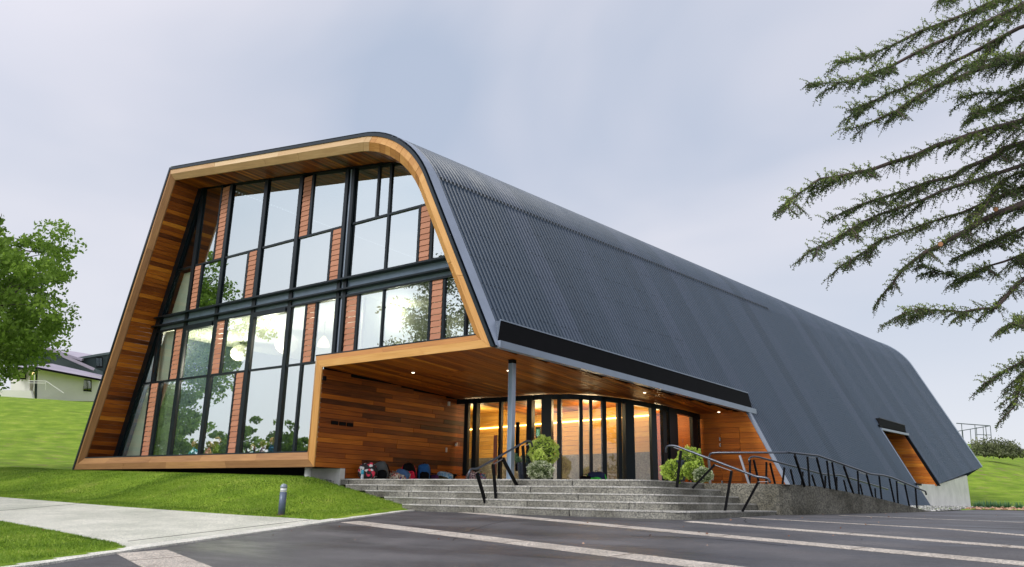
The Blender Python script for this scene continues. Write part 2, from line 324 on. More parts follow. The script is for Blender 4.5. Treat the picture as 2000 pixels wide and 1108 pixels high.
def grassmat():
    m, nt, b, _ = M0('lawn')
    tc = N(nt, 'ShaderNodeTexCoord')
    n1 = N(nt, 'ShaderNodeTexNoise'); n1.inputs['Scale'].default_value = .8; n1.inputs['Detail'].default_value = 7; n1.inputs['Roughness'].default_value = .62
    n2 = N(nt, 'ShaderNodeTexNoise'); n2.inputs['Scale'].default_value = 22; n2.inputs['Detail'].default_value = 5; n2.inputs['Roughness'].default_value = .7
    c1 = ramp(nt, [(.25, (.12, .20, .012)), (.45, (.17, .28, .02)), (.6, (.25, .36, .035)), (.78, (.40, .43, .11))])
    c2 = ramp(nt, [(.3, (.45, .5, .4)), (.7, (1.35, 1.3, 1.1))]); mx = N(nt, 'ShaderNodeMixRGB', blend_type='MULTIPLY'); mx.inputs[0].default_value = .85
    n3 = N(nt, 'ShaderNodeTexNoise'); n3.inputs['Scale'].default_value = 1.1; n3.inputs['Detail'].default_value = 9; n3.inputs['Roughness'].default_value = .75
    c3 = ramp(nt, [(.53, (0, 0, 0)), (.68, (.8, .8, .8))]); mb = N(nt, 'ShaderNodeMixRGB'); mb.inputs[2].default_value = (.23, .17, .09, 1)
    aw = N(nt, 'ShaderNodeAttribute'); aw.attribute_name = 'bare'; mm = N(nt, 'ShaderNodeMath', operation='MULTIPLY')
    LK(nt, (tc.outputs['Object'], n1.inputs[0]), (tc.outputs['Object'], n2.inputs[0]), (tc.outputs['Object'], n3.inputs[0]), (n1.outputs[0], c1.inputs[0]), (n2.outputs[0], c2.inputs[0]), (c1.outputs[0], mx.inputs[1]), (c2.outputs[0], mx.inputs[2]),
       (n3.outputs[0], c3.inputs[0]), (c3.outputs[0], mm.inputs[0]), (aw.outputs['Fac'], mm.inputs[1]), (mm.outputs[0], mb.inputs[0]), (mx.outputs[0], mb.inputs[1]), (mb.outputs[0], b.inputs['Base Color']))
    bp = N(nt, 'ShaderNodeBump'); bp.inputs['Strength'].default_value = .8; bp.inputs['Distance'].default_value = .03; LK(nt, (n2.outputs[0], bp.inputs['Height']), (bp.outputs[0], b.inputs['Normal']))
    b.inputs['Roughness'].default_value = .9; b.inputs['Specular IOR Level'].default_value = .15
    return m
M['lawn'] = grassmat()

# ================================================================== TERRAIN
KERB = [(-13.6, -30), (-10.3, -2), (-10.15, 4.5), (-10.68, 6.1), (-11.45, 9.2), (-11.9, 10.6), (-12.55, 13.3), (-12.62, 13.95)]
def sdist_poly(X, Y, poly):
    """signed distance (inside negative) to polygon, numpy"""
    P = np.array(poly, float); n = len(P); d = np.full(X.shape, 1e9); ins = np.zeros(X.shape, bool)
    for i in range(n):
        a = P[i]; b = P[(i+1) % n]; e = b-a; wx = X-a[0]; wy = Y-a[1]; t = np.clip((wx*e[0]+wy*e[1])/(e@e), 0, 1)
        d = np.minimum(d, np.hypot(wx-e[0]*t, wy-e[1]*t))
        c = ((a[1] > Y) != (b[1] > Y)); xx = a[0]+(Y-a[1])/(b[1]-a[1]+1e-12)*(b[0]-a[0]); ins ^= c & (X < xx)
    return np.where(ins, -d, d)
ss = lambda t: (lambda u: u*u*(3-2*u))(np.clip(t, 0, 1))
_wallface = [(-5.85, 18.3), (-5.55, 19.3), (-5.3, 20.2), (-4.75, 23.0), (-3.94, 26.1)]
ASPH = KERB + [(-12.0, 14.6), (-9, 16.5), (-7, 19)] + [(-5.6, 21), (-5.2, 24), (-4.2, 26.1), (-3.75, 27.5), (-3.4, 31.0), (-2.4, 31.8), (2, 33.5), (12, 36), (60, 40), (90, -60), (-10, -60)]
FOOT = [(-30.4, 14.9), (-10.9, 14.9), (-8.2, 24), (-5.4, 43), (-4.6, 55), (-30.4, 55)]
STAIRF = [(-17.4, 14.6), (-13.0, 14.05), (-12.5, 13.7), (-5.6, 13.7), (-5.4, 19), (-17.4, 19)]
PATH = [(-60, 12.5), (-33.0, 10.55), (-25.2, 10.15), (-19.0, 10.28), (-14.6, 10.55), (-13.0, 10.75), (-11.95, 10.75), (-11.5, 9.4), (-10.75, 6.35), (-11.0, 6.15), (-11.9, 6.45), (-13.9, 6.7), (-17.4, 7.0), (-33, 6.6), (-60, 8)]
def T0(X, Y): return -.5-.022*(X+12.3)+.06*(Y-10.86)
def terrain(X, Y):
    X = np.asarray(X, float); Y = np.asarray(Y, float)
    g = np.where(Y > 13.6, -.331+.012*(np.minimum(Y, 36)-13.6), -.331+.06*(Y-13.6))
    low = T0(np.maximum(X, -34), np.minimum(Y, 30))
    low = np.where(X > -12.3, g, low)
    up = np.where(X > -17.0, .40-(X+17.0)*.170, .40+np.minimum((-17.0-X)*.0185, .30))
    up = np.maximum(up, g)
    k = ss((Y-10.7-np.clip((-18-X)*.04, 0, .8))/(3.2))
    z = low*(1-k)+np.maximum(up, low)*k
    # hillside to the left and behind
    u = -X*.9+Y*.44-34.5
    hill = 7.9*ss(u/66)
    z = z+np.where(Y > 0, hill, hill*np.clip(1+Y/40, .25, 1))
    # rise to the right behind the building
    v = (Y-51-np.clip(X, -20, 60)*.10)
    z = z+ss(v/38)*(3.3+.0*X-np.clip((X+6)*.16, -.3, 4.0))*(1-ss((-6-X)/20)*.3)
    z = z+.05*np.sin(X*.9+1.3*np.sin(Y*.6))*ss((u)/8)
    return z
def path_z(X, Y): return T0(X, Y)+.012
def lawn_z(X, Y):
    z = terrain(X, Y)
    z = z+.03*np.clip(sdist_poly(X, Y, PATH)/.12, 0, 1)
    z = np.where(sdist_poly(X, Y, PATH) < 0.02, z-.12*ss(-sdist_poly(X, Y, PATH)/.15+.1), z)
    z = z-.45*ss((.10-sdist_poly(X, Y, ASPH))/.45)
    z = z-.9*ss((.1-sdist_poly(X, Y, STAIRF))/.5)
    fd = sdist_poly(X, Y, FOOT)
    z = np.where(fd < .5, z*(1-ss((.5-fd)/.5))+(-.5)*ss((.5-fd)/.5), z)
    return z
def grid_axis(segs):
    out = []
    for a, b, st in segs: out += list(np.arange(a, b, st))
    return np.array(out+[segs[-1][1]])
gx = grid_axis([(-260, -120, 10), (-120, -60, 2.5), (-60, -32, .8), (-32, -10, .16), (-10, 8, .6), (8, 60, 2), (60, 260, 12)])
gy = grid_axis([(-260, -60, 12), (-60, -6, 2.5), (-6, 3, .6), (3, 16.2, .16), (16.2, 60, .8), (60, 120, 2.5), (120, 300, 12)])
GX, GY = np.meshgrid(gx, gy); GZv = lawn_z(GX, GY)
me = bpy.data.meshes.new('lawn'); nx, ny = len(gx), len(gy)
vv = np.stack([GX, GY, GZv], -1).reshape(-1, 3)
i0 = (np.arange(ny-1)[:, None]*nx+np.arange(nx-1)[None]).reshape(-1)
F4 = np.stack([i0, i0+1, i0+nx+1, i0+nx], -1).astype(np.int32)
me.vertices.add(len(vv)); me.vertices.foreach_set('co', vv.reshape(-1).astype(np.float32))
me.loops.add(len(F4)*4); me.loops.foreach_set('vertex_index', F4.reshape(-1)); me.polygons.add(len(F4))
me.polygons.foreach_set('loop_start', np.arange(0, len(F4)*4, 4, dtype=np.int32)); me.polygons.foreach_set('loop_total', np.full(len(F4), 4, dtype=np.int32))
me.update(calc_edges=True); me.polygons.foreach_set('use_smooth', [True]*len(F4)); me.materials.append(M['lawn'])
U_ = -vv[:, 0]*.9+vv[:, 1]*.44-34.5
bare = .35+ss((U_+1)/5)*.65*(1-ss((U_-14)/22)) + ss((vv[:, 1]-58)/10)*(vv[:, 0] > -8)*.8
ba = me.attributes.new('bare', 'FLOAT', 'POINT'); ba.data.foreach_set('value', bare.astype(np.float32))
tag(link('ground', me), kind='structure')
# paving
m = MB()
ax_ = grid_axis([(-13.6, 0, .8), (0, 20, 2.5), (20, 90, 10)]); ay_ = grid_axis([(-60, 0, 6), (0, 13.6, .85), (13.6, 40, 1.2)])
def clip_poly(poly, fn):
    out = []; n = len(poly)
    for i in range(n):
        a, b = poly[i], poly[(i+1) % n]; fa, fb = fn(a), fn(b)
        if fa >= 0: out.append(a)
        if (fa >= 0) != (fb >= 0):
            t = fa/(fa-fb); out.append(tuple(np.array(a, float)+(np.array(b, float)-np.array(a, float))*t))
    return out
bmA = bmesh.new()
vs = [bmA.verts.new((x, y, 0)) for x, y in ASPH]; bmA.faces.new(vs); bmesh.ops.triangulate(bmA, faces=bmA.faces[:])
for yy in list(np.arange(-50, 13.6, 4))+[13.6, 20, 28]:
    bmesh.ops.bisect_plane(bmA, geom=bmA.verts[:]+bmA.edges[:]+bmA.faces[:], plane_co=(0, yy, 0), plane_no=(0, 1, 0))
for v in bmA.verts: v.co.z = GZ(v.co.y)
bmesh.ops.recalc_face_normals(bmA, faces=bmA.faces[:])
meA = bpy.data.meshes.new('asphalt'); bmA.to_mesh(meA); bmA.free(); meA.materials.append(M['asphalt'])
tag(link('asphalt_forecourt', meA), kind='structure')
# kerb strip, path
def strip(name, line, w, dz, mat, zf, th=.05, kind='structure', joints=0):
    m = MB(); L = [np.array(p, float) for p in line]
    lf, rt = [], []
    for i, p in enumerate(L):
        d = L[min(i+1, len(L)-1)]-L[max(i-1, 0)]; d /= np.linalg.norm(d); nrm = np.array([-d[1], d[0]])
        lf.append(p+nrm*w/2); rt.append(p-nrm*w/2)
    for i in range(len(L)-1):
        a, b, c, d = rt[i], rt[i+1], lf[i+1], lf[i]
        za, zb, zc, zd = [zf(*q)+dz for q in (a, b, c, d)]
        m.face([(*a, za), (*b, zb), (*c, zc), (*d, zd)]); m.face([(*a, za-th), (*b, zb-th), (*b, zb), (*a, za)]); m.face([(*c, zc-th), (*d, zd-th), (*d, zd), (*c, zc)])
    return m.build(name, mat)
def densify(line, st=.6):
    out = []
    for a, b in zip(line[:-1], line[1:]):
        a = np.array(a, float); b = np.array(b, float); n = max(1, int(np.linalg.norm(b-a)/st))
        out += [tuple(a+(b-a)*i/n) for i in range(n)]
    return out+[tuple(line[-1])]
kline = [(x-.10, y) for x, y in KERB]
tag(strip('kerb', densify(kline), .36, .028, M['kerb'], lambda x, y: GZ(y)), kind='structure')
pb = bmesh.new(); vs = [pb.verts.new((x, y, 0)) for x, y in PATH]; pb.faces.new(vs); bmesh.ops.triangulate(pb, faces=pb.faces[:])
for xx in np.arange(-58, -10, 2.0): bmesh.ops.bisect_plane(pb, geom=pb.verts[:]+pb.edges[:]+pb.faces[:], plane_co=(xx, 0, 0), plane_no=(1, 0, 0))
for v in pb.verts:
    x = v.co.x; v.co.z = float(T0(x if x > -34 else -34, v.co.y))+.012+float(10.7*ss((-v.co.x*.9+v.co.y*.44-34.5)/62))
bmesh.ops.recalc_face_normals(pb, faces=pb.faces[:])
for f_ in pb.faces:
    if f_.normal.z < 0: f_.normal_flip()
mp_ = bpy.data.meshes.new('path'); pb.to_mesh(mp_); pb.free(); mp_.materials.append(M['path']); pth = tag(link('path', mp_), kind='structure')
for (a, b) in (((-19.5, 7.0), (-20.8, 10.25)), ((-12.0, 6.7), (-12.55, 10.65))):
    mj = MB(); pts = densify([a, b], .5); 
    for p, q in zip(pts[:-1], pts[1:]): mj.bar((*p, float(path_z(*p))+.001), (*q, float(path_z(*q))+.001), .018, .006)
    mj.build('joint', M['black'], pth)
# exposed-aggregate bands across the asphalt
def band(p1, p2, w):
    a = gnd(*p1)[:2]; b = gnd(*p2)[:2]; d = (b-a)/np.linalg.norm(b-a); b2 = b+d*14
    o = strip('paving_band', densify([tuple(a), tuple(b), tuple(b2)], 1.0), w, .005, M['band'], lambda x, y: GZ(y), .004); tag(o, kind='structure')
    # saw-cut joints
    L = np.linalg.norm(b2-a); n = np.array([-d[1], d[0]])
    mj = MB(); t = 1.0
    while t < L:
        p = a+d*t; q1 = p-n*w/2; q2 = p+n*w/2; mj.bar((*q1, GZ(q1[1])+.0055), (*q2, GZ(q2[1])+.0055), .012, .004); t += 2.1
    mj.build('joint', M['soffit_dark'], o)
band((684, 1019.5), (1440, 1113), .40); band((905, 1001), (1995, 1101), .30); band((1345, 1019), (2000, 1070), .22); band((1450, 1011.5), (2000, 1046), .13); band((1640, 1007), (2000, 1021), .09); band((277, 1078), (345, 1108), .62)

# drain grate and sealed crack lines in the asphalt
rs = random.Random(8)
mj = MB()
for (x, y, a, L) in ((-7.5, 9.0, 2.2, 3.5), (-4.0, 12.5, 2.6, 4.0), (-3.2, 10.4, 2.9, 2.2)):
    p = np.array([x, y]); 
    while L > 0:
        q_ = p+np.array([math.cos(a), math.sin(a)])*.22; mj.bar((*p, GZ(p[1])+.0008), (*q_, GZ(q_[1])+.0008), .010, .002); p = q_; a += rs.uniform(-.35, .35); L -= .22
tag(mj.build('asphalt_cracks', M['black']), kind='structure')

# ================================================================== MAIN BUILDING
FY = 14.3; GLY = 15.5; DXY = .1347                 # facade plane, glazing plane, sideways spread of the long roof side per metre of depth
B = thing('school_building', 'large dark ribbed metal building with a cedar framed glass gable and recessed timber entry porch', 'building', (-20, 14.3, 0))
def part(mb, name, mat, parent=B, **k):
    o = mb.build(name, mat, None, **k); o.parent = parent
    o.matrix_parent_inverse = Matrix.Translation(-Vector(parent_loc(parent))); return o
def parent_loc(p):
    l = Vector(p.location)
    return l if p.parent is None else l*0+Vector(p.location)+parent_loc(p.parent)*0
# --- outline of the gable on the facade plane (x, z)
SLP = .489; XS = lambda z: -10.862-SLP*(z-3.407)
TOPZ = lambda x: 11.72-.1410*(x+26.379)
def fillet(xs, tz, t, n=14):
    """round the top right corner between the sloping top line and the leaning side line"""
    # corner: x = xs(z), z = tz(x)
    x = -14.
    for _ in range(40): x = xs(tz(x))
    c = np.array([x, tz(x)]); d1 = np.array([-1, tz(-1)-tz(0)]); d1 /= np.linalg.norm(d1)
    d2 = np.array([xs(0)-xs(1), -1.]); d2 /= np.linalg.norm(d2)
    a = c+d1*t; b = c+d2*t; out = []
    ang = math.acos(float(d1@d2)); r = t*math.tan(ang/2); bis = (d1+d2)/np.linalg.norm(d1+d2); o = c+bis*(r/math.sin(ang/2))
    a0 = math.atan2(*(a-o)[::-1]); a1 = math.atan2(*(b-o)[::-1])
    while a1-a0 > math.pi: a1 -= 2*math.pi
    while a0-a1 > math.pi: a1 += 2*math.pi
    return [tuple(o+r*np.array([math.cos(a0+(a1-a0)*i/n), math.sin(a0+(a1-a0)*i/n)])) for i in range(n+1)]
BL = (-30.068, .66); TL = (-26.379, 11.72)
def outline(off, zb, xl, beamz, postx, t=1.85):
    """gable outline pulled in by off, clockwise from bottom left"""
    sc = math.sqrt(1+SLP**2); st = math.sqrt(1+.141**2)
    xs = lambda z: XS(z)-off*sc; tz = lambda x: TOPZ(x)-off*st
    ml = (TL[0]-BL[0])/(TL[1]-BL[1]); xlf = lambda z: BL[0]+ml*(z-BL[1])+xl
    x = TL[0]
    for _ in range(30): x = xlf(tz(x))
    pts = [(xlf(zb), zb), (x, tz(x))]+fillet(xs, tz, t)+[(xs(beamz), beamz), (postx, beamz), (postx, zb)]
    return pts
OUT = outline(.0, .66, .0, 3.407, -16.87)
WO = outline(.09, .70, .10, 3.41, -16.87)        # timber outer edge
RID = outline(.27, .90, .24, 3.60, -17.09)       # arris of the timber frame
INN = outline(.47, 1.14, .42, 3.80, -17.32)      # inner edge
def P3(p, y): return (p[0], y, p[1])
# metal edge of the shell round the timber
m = MB()
for i in range(len(OUT)-1):
    if i >= len(OUT)-3: break
    a, b = OUT[i], OUT[i+1]; c, d = WO[i+1], WO[i]
    m.prism([P3(a, FY-.03), P3(b, FY-.03), P3(c, FY-.03), P3(d, FY-.03)], (0, .30, 0))
part(m, 'edge_flashing', M['dark_metal'])
frame = thing('timber_frame', None, None, (0, 0, 0)); frame.parent = B; frame.matrix_parent_inverse = Matrix.Translation(-Vector(B.location))
def planks_along(A_, B_, yA, yB, seglen, mat, tb):
    """boards between two parallel outlines"""
    n = len(A_)
    runs = []; 
    for i in range(n):
        j = (i+1) % n; a, b, c, d = map(np.array, (A_[i], A_[j], B_[j], B_[i])); L = np.linalg.norm(b-a)
        if L < 1.2: runs.append((a, b, c, d, i, 'arc')); continue
        k = max(1, int(round(L/seglen))); cuts = [0]+sorted((np.arange(1, k)+rng.uniform(-.3, .3, k-1))/k)+[1] if k > 1 else [0, 1]
        for u, v in zip(cuts[:-1], cuts[1:]): runs.append((a+(b-a)*u, a+(b-a)*v, d+(c-d)*v, d+(c-d)*u, i, 'st'))
    # join short arc pieces in twos
    for (a, b, c, d, i, kd) in runs:
        w = np.linalg.norm(d-a); L = np.linalg.norm(b-a); u0 = rng.uniform(0, 20)
        g = .004*(b-a)/max(L, .01)
        mm = MB(); dz = rng.uniform(-.004, .004)
        top = (i <= 1+14) and i >= 1
        mm.prism([P3(a+g, yA+dz), P3(b-g, yA+dz), P3(c-g, yB+dz), P3(d+g, yB+dz)], (0, .04, 0), tb+rng.uniform(-.2, .2), [(u0, 0), (u0+L, 0), (u0+L, w), (u0, w)])
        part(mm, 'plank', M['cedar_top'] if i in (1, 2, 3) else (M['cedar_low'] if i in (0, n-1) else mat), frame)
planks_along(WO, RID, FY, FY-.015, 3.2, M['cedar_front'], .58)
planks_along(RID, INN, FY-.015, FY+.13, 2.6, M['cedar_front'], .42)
# --- reveals between frame and glazing: boards run front to back, joined (narrower than the limit)
def reveal(A_, i0, i1, w, name, y0=FY+.13, y1=GLY-.10, base=.5, as_parts=False):
    pts = [np.array(A_[i]) for i in range(i0, i1+1)]; seg = []
    m = MB(); par = None
    for a, b in zip(pts[:-1], pts[1:]):
        L = np.linalg.norm(b-a); k = max(1, int(round(L/w))); d = (b-a)/k; nrm = np.array([-(b-a)[1], (b-a)[0]])/L
        for j in range(k):
            p = a+d*j+d*.03; q = a+d*(j+1)-d*.03; u0 = rng.uniform(0, 30); h = rng.uniform(0, .008)
            poly = [P3(p+nrm*h, y0), P3(q+nrm*h, y0), P3(q+nrm*h, y1), P3(p+nrm*h, y1)]
            m.prism(poly, np.array(P3(nrm, 0))*.03, float(np.clip(base+rng.normal(0, .17), 0, 1)), [(u0, 0), (u0, w), (u0+1.2, w), (u0+1.2, 0)])
    return m
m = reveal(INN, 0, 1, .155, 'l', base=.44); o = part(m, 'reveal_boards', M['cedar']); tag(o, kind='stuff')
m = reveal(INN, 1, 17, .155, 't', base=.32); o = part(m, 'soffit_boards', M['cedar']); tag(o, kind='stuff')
m = MB()   # sill shelf and beam top (never seen from below, but real)
m.prism([(INN[0][0], FY+.1, 1.10), (-17.32, FY+.1, 1.10), (-17.32, GLY+.1, 1.10), (INN[0][0], GLY+.1, 1.10)], (0, 0, .04)); m.prism([(-17.3, FY+.1, 3.76), (-11.5, FY+.1, 3.76), (-11.5, GLY+.1, 3.76), (-17.3, GLY+.1, 3.76)], (0, 0, .04))
part(m, 'sill', M['dark_metal'])
m = MB(); m.box((-23.5, 14.9, .80), (6.6, .58, .10)); part(m, 'floor_edge', M['black'])
# --- glazing
ztop = lambda x: 11.10-.1495*(x+25.26)
gin = lambda z: INN[0][0]+((INN[1][0]-INN[0][0])/(INN[1][1]-INN[0][1]))*(z-INN[0][1])
def clipg(poly, lx=.33, tr=True, rx=0):
    for fn in (lambda p: p[0]-(gin(p[1])+lx), lambda p: ztop(p[0])-p[1], lambda p: (-11.42-.489*(p[1]-3.8)-rx)-p[0],
               lambda p: (9.72-.62*(p[0]+15.5))-p[1]):
        if len(poly) < 3: return []
        poly = clip_poly(poly, fn)
    return poly
GPAN = []
def rect(x0, x1, z0, z1): return [(x0, z0), (x1, z0), (x1, z1), (x0, z1)]
def pane(x0, x1, z0, z1):
    p = clipg(rect(x0, x1, z0, z1))
    if len(p) < 3: return
    area = abs(sum(p[i][0]*p[(i+1) % len(p)][1]-p[(i+1) % len(p)][0]*p[i][1] for i in range(len(p))))/2
    if area < .03: return
    m = MB(); tx, tz_ = rng.normal(0, .0035, 2); cx = (x0+x1)/2; cz = (z0+z1)/2
    m.prism([(q[0], GLY+(q[0]-cx)*tx+(q[1]-cz)*tz_, q[1]) for q in p], (0, .012, 0), mi=1); m.m[0] = 0; part(m, 'pane', [M['milky_glass'] if x1 <= M1[0]+.1 and x0 < -27 else M['glass'], M['clear']])
def clad(x0, x1, z0, z1):
    par = thing('cladding_panel', None, None); par.parent = B; par.matrix_parent_inverse = Matrix.Translation(-Vector(B.location))
    if z1 > 9: z1 = min(z1, ztop(x1)-.03)
    n = int(round((z1-z0)/.178)); h = (z1-z0)/n
    for i in range(n):
        za = z0+i*h; m = MB(); p = clipg(rect(x0+.01, x1-.01, za+.006, za+h-.006))
        if len(p) < 3: continue
        # weatherboard: lower edge stands proud
        u0 = rng.uniform(0, 30)
        m.prism([(q[0], GLY-.030-.018*(1-(q[1]-za)/h), q[1]) for q in p], (0, .03, 0), .55+rng.uniform(-.12, .12), [(u0+q[0]-x0, q[1]-za) for q in p]); part(m, 'board', M['terracotta'], par)
def mull(x0, x1, z0, z1, proud, name='mullion'):
    if z1 > 9: z1 = ztop((x0+x1)/2)
    m = MB(); m.box(((x0+x1)/2, GLY-proud/2+.04, (z0+z1)/2), ((x1-x0)/2, proud/2+.04, (z1-z0)/2)); part(m, name, M['mullion'])
def rail(x0, x1, z, h=.065, proud=.045):
    p = clipg(rect(x0, x1, z-h/2, z+h/2), .3)
    if len(p) > 2: m = MB(); m.prism([(q[0], GLY-proud, q[1]) for q in p], (0, proud+.05, 0)); part(m, 'glazing_rail', M['mullion'])
ZB, R1, TA, TB, R2, ZT = 1.20, 3.86, 5.80, 6.32, 8.08, 12
M1, M2, M3, M4, M5 = (-26.02, -25.74), (-24.16, -23.90), (-22.08, -21.80), (-20.17, -19.91), (-17.84, -17.37)
for a, b in (M1, M2, M3, M4):
    mull(a+.055, b-.035, ZB, ZT, .07)
for a, b in ((M5[0], M5[0]+.19), (M5[1]-.19, M5[1])): mull(a+(.02 if b < -17.5 else .03), b-.03, 1.2 if b < -17.5 else 3.8, ZT, .09)
m = MB(); m.box(((M5[0]+M5[1])/2, GLY, 6.8), (.05, .03, 3.4)); part(m, 'mullion', M['flashing'])
def zone(z0, z1, items):
    for it in items:
        k, a, b = it
        if k == 'g': pane(a, b, z0, z1)
        elif k == 'c': clad(a, b, z0, z1)
        elif k == 't': mull(a, b, z0, z1, .04, 'glazing_bar')
        elif k == 'T': mull(a+.03, b-.01, z0, z1, .05)
g, c, t, T_ = 'g', 'c', 't', 'T'
zone(R2+.035, ZT, [(g, -29, M1[0]), (g, M1[1], -24.70), (t, -24.70, -24.60), (c, -24.58, M2[0]), (g, M2[1], M3[0]), (g, M3[1], M4[0]), (c, M4[1], -19.51), (t, -19.51, -19.40), (g, -19.40, M5[0]),
                   (g, M5[1], -16.41), (t, -16.41, -16.32), (g, -16.32, -15.89), (t, -15.89, -15.80), (g, -15.80, -13)])
zone(TB, R2-.035, [(g, -29, M1[0]), (c, M1[1], -25.37), (t, -25.37, -25.26), (g, -25.26, M2[0]), (g, M2[1], -22.62), (t, -22.62, -22.51), (c, -22.50, M3[0]), (g, M3[1], M4[0]), (g, M4[1], -18.36), (t, -18.36, -18.26), (c, -18.25, M5[0]),
                   (g, M5[1], -15.89), (t, -15.89, -15.80), (g, -15.80, -14.62), (t, -14.62, -14.53), (c, -14.52, -14.14), (t, -14.13, -14.04), (g, -14.04, -12)])
zone(R1+.035, TA, [(g, -29, -27.74), (T_, -27.72, -27.50), (g, -27.48, -26.58), (t, -26.56, -26.46), (c, -26.44, M1[0]), (g, M1[1], M2[0]), (c, M2[1], -23.49), (t, -23.48, -23.39), (g, -23.39, M3[0]), (g, M3[1], M4[0]),
                   (g, M4[1], -19.27), (t, -19.27, -19.17), (c, -19.16, -18.79), (t, -18.78, -18.70), (g, -18.70, M5[0]), (c, M5[1], -16.93), (t, -16.93, -16.83), (g, -16.83, -15.87), (t, -15.87, -15.80), (g, -15.80, -14.06),
                   (t, -14.06, -13.97), (c, -13.96, -13.57), (t, -13.56, -13.48), (g, -13.48, -12.78), (t, -12.78, -12.70), (g, -12.70, -11)])
zone(ZB, R1-.035, [(g, -30, -27.73), (t, -27.73, -27.63), (c, -27.62, -27.17), (T_, -27.16, -26.96), (g, -26.95, M1[0]), (g, M1[1], M2[0]), (g, M2[1], -22.57), (t, -22.57, -22.48), (c, -22.47, M3[0]), (g, M3[1], M4[0]),
                   (g, M4[1], -19.27), (t, -19.27, -19.17), (g, -19.17, M5[0])])
for a, b in ((-28, M1[0]), (M1[1], M2[0]), (M2[1], M3[0]), (M3[1], M4[0]), (M4[1], M5[0]), (M5[1], -12)): rail(a, b, R2)
for a, b in ((-29.6, M1[0]), (M1[1], M2[0]), (M2[1], M3[0]), (M3[1], M4[0]), (M4[1], M5[0])): rail(a, b, R1)
for a, b in ((M1[1], M2[0]), (M3[1], M4[0])):       # opening sashes: heavier head
    rail(a, b, 5.70, .16, .10)
# transom beam: web and two flanges
def hbar(z0, z1, y0, y1, name, mat):
    p = clipg(rect(-30, -9, z0, z1), .02)
    m = MB(); m.prism([(q[0], y0, q[1]) for q in p], (0, y1-y0, 0)); part(m, name, mat)
hbar(5.78, 6.36, GLY-.02, GLY+.1, 'transom_web', M['steel_blue']); hbar(6.26, 6.31, GLY-.24, GLY-.02, 'transom_flange', M['mullion']); hbar(5.93, 5.98, GLY-.24, GLY-.02, 'transom_flange', M['mullion'])
hbar(6.31, 6.38, GLY-.08, GLY-.02, 'glazing_rail', M['mullion']); hbar(5.74, 5.80, GLY-.08, GLY-.02, 'glazing_rail', M['mullion'])
# dark border of the curtain wall: left band, head, sill bar
m = MB(); zs = [1.2, 11.0]
m.prism([(gin(1.14)-.02, GLY-.10, 1.14), (gin(1.14)+.30, GLY-.10, 1.14), (gin(11.2)+.30, GLY-.10, 11.2), (gin(11.2)-.02, GLY-.10, 11.3)], (0, .16, 0)); part(m, 'border_frame', M['mullion'])
m = MB(); m.prism([(gin(1.2)+.30, GLY-.05, 1.2), (gin(1.2)+.36, GLY-.05, 1.2), (gin(11.2)+.36, GLY-.05, 11.2), (gin(11.2)+.30, GLY-.05, 11.2)], (0, .10, 0)); part(m, 'glazing_bar', M['mullion'])
m = MB(); m.prism([(-26.3, GLY-.12, ztop(-26.3)), (-14.9, GLY-.12, ztop(-14.9)), (-14.9, GLY-.12, ztop(-14.9)+.22), (-26.3, GLY-.12, ztop(-26.3)+.36)], (0, .2, 0)); part(m, 'head_frame', M['black'])
m = MB(); m.box((-23.3, GLY, 1.17), (6, .08, .04)); part(m, 'sill_bar', M['mullion'])

# --- ribbed metal shell: one column of faces per rib edge
dvec = np.array([DXY, 1., 0])
def prof(zlow):
    """section points from the bottom of the side up and over to the left eave"""
    mid = max(zlow+.02, 5.2)
    pts = [(XS(zlow), zlow), (XS(mid), mid)]
    f = fillet(XS, TOPZ, 1.85, 12)[::-1]
    return pts+[tuple(p) for p in f]+[(-20.5, TOPZ(-20.5)), TL]
def zl_at(Y):
    if Y < 15.0: return 3.42+(4.14-3.42)*(Y-14.35)/.65
    if Y < 26.25: return 4.14+(3.62-4.14)*(Y-15)/(11.25)
    if Y < 39.4: return -.55
    if Y < 42.85: return 3.5
    return 1.0+(2.18-1.0)*(Y-43)/(10.6)
YEND = 53.6
def shell_side():
    m = MB(); pitch = .145; Y = 14.62; cols = []
    brk = (26.25, 39.4, 42.85)
    cols.append((14.36, 0.)); cols.append((14.6, 0.))
    while Y < YEND:
        for o_, h in ((0, 0), (.045, 0), (.062, .046), (.110, .046), (.128, 0)): cols.append((Y+o_, h))
        Y += pitch
    prev = None
    for (y, h) in cols:
        zl = zl_at(y)
        cross = bool(prev) and any(prev[0] < b_ <= y for b_ in brk)
        def column(zl, y=y, h=h):
            p = prof(zl); P = []
            for k, (x, z) in enumerate(p):
                a = np.array(p[max(k-1, 0)]); b = np.array(p[min(k+1, len(p)-1)]); d = b-a; d /= np.linalg.norm(d); nrm = np.array([d[1], -d[0]])
                q = np.array([x, z])+nrm*h
                P.append((q[0]+DXY*(y-FY)*(1 if k < len(p)-1 else .0), y, q[1]))
            return P
        P = []
        if cross:
            hi = max(prev[2], zl); A2 = column(hi, prev[0], prev[3]); B2 = column(hi)
            for k in range(len(A2)-1): m.face([A2[k], B2[k], B2[k+1], A2[k+1]])
        P = column(zl); prevh = h
        if prev and not any(prev[0] < b_ <= y for b_ in brk):
            A_ = prev[1]
            tn_ = .5+.20*math.sin(int((y-14.6)/.87)*12.9898)*math.cos(int((y-14.6)/.87)*4.13)
            for k in range(len(P)-1): m.face([A_[k], P[k], P[k+1], A_[k+1]], tn_+(.12 if k % 5 == 2 else 0))
        prev = (y, P, zl, h)
    return m
part(shell_side(), 'ribbed_roof_cladding', M['shell_ribbed'])
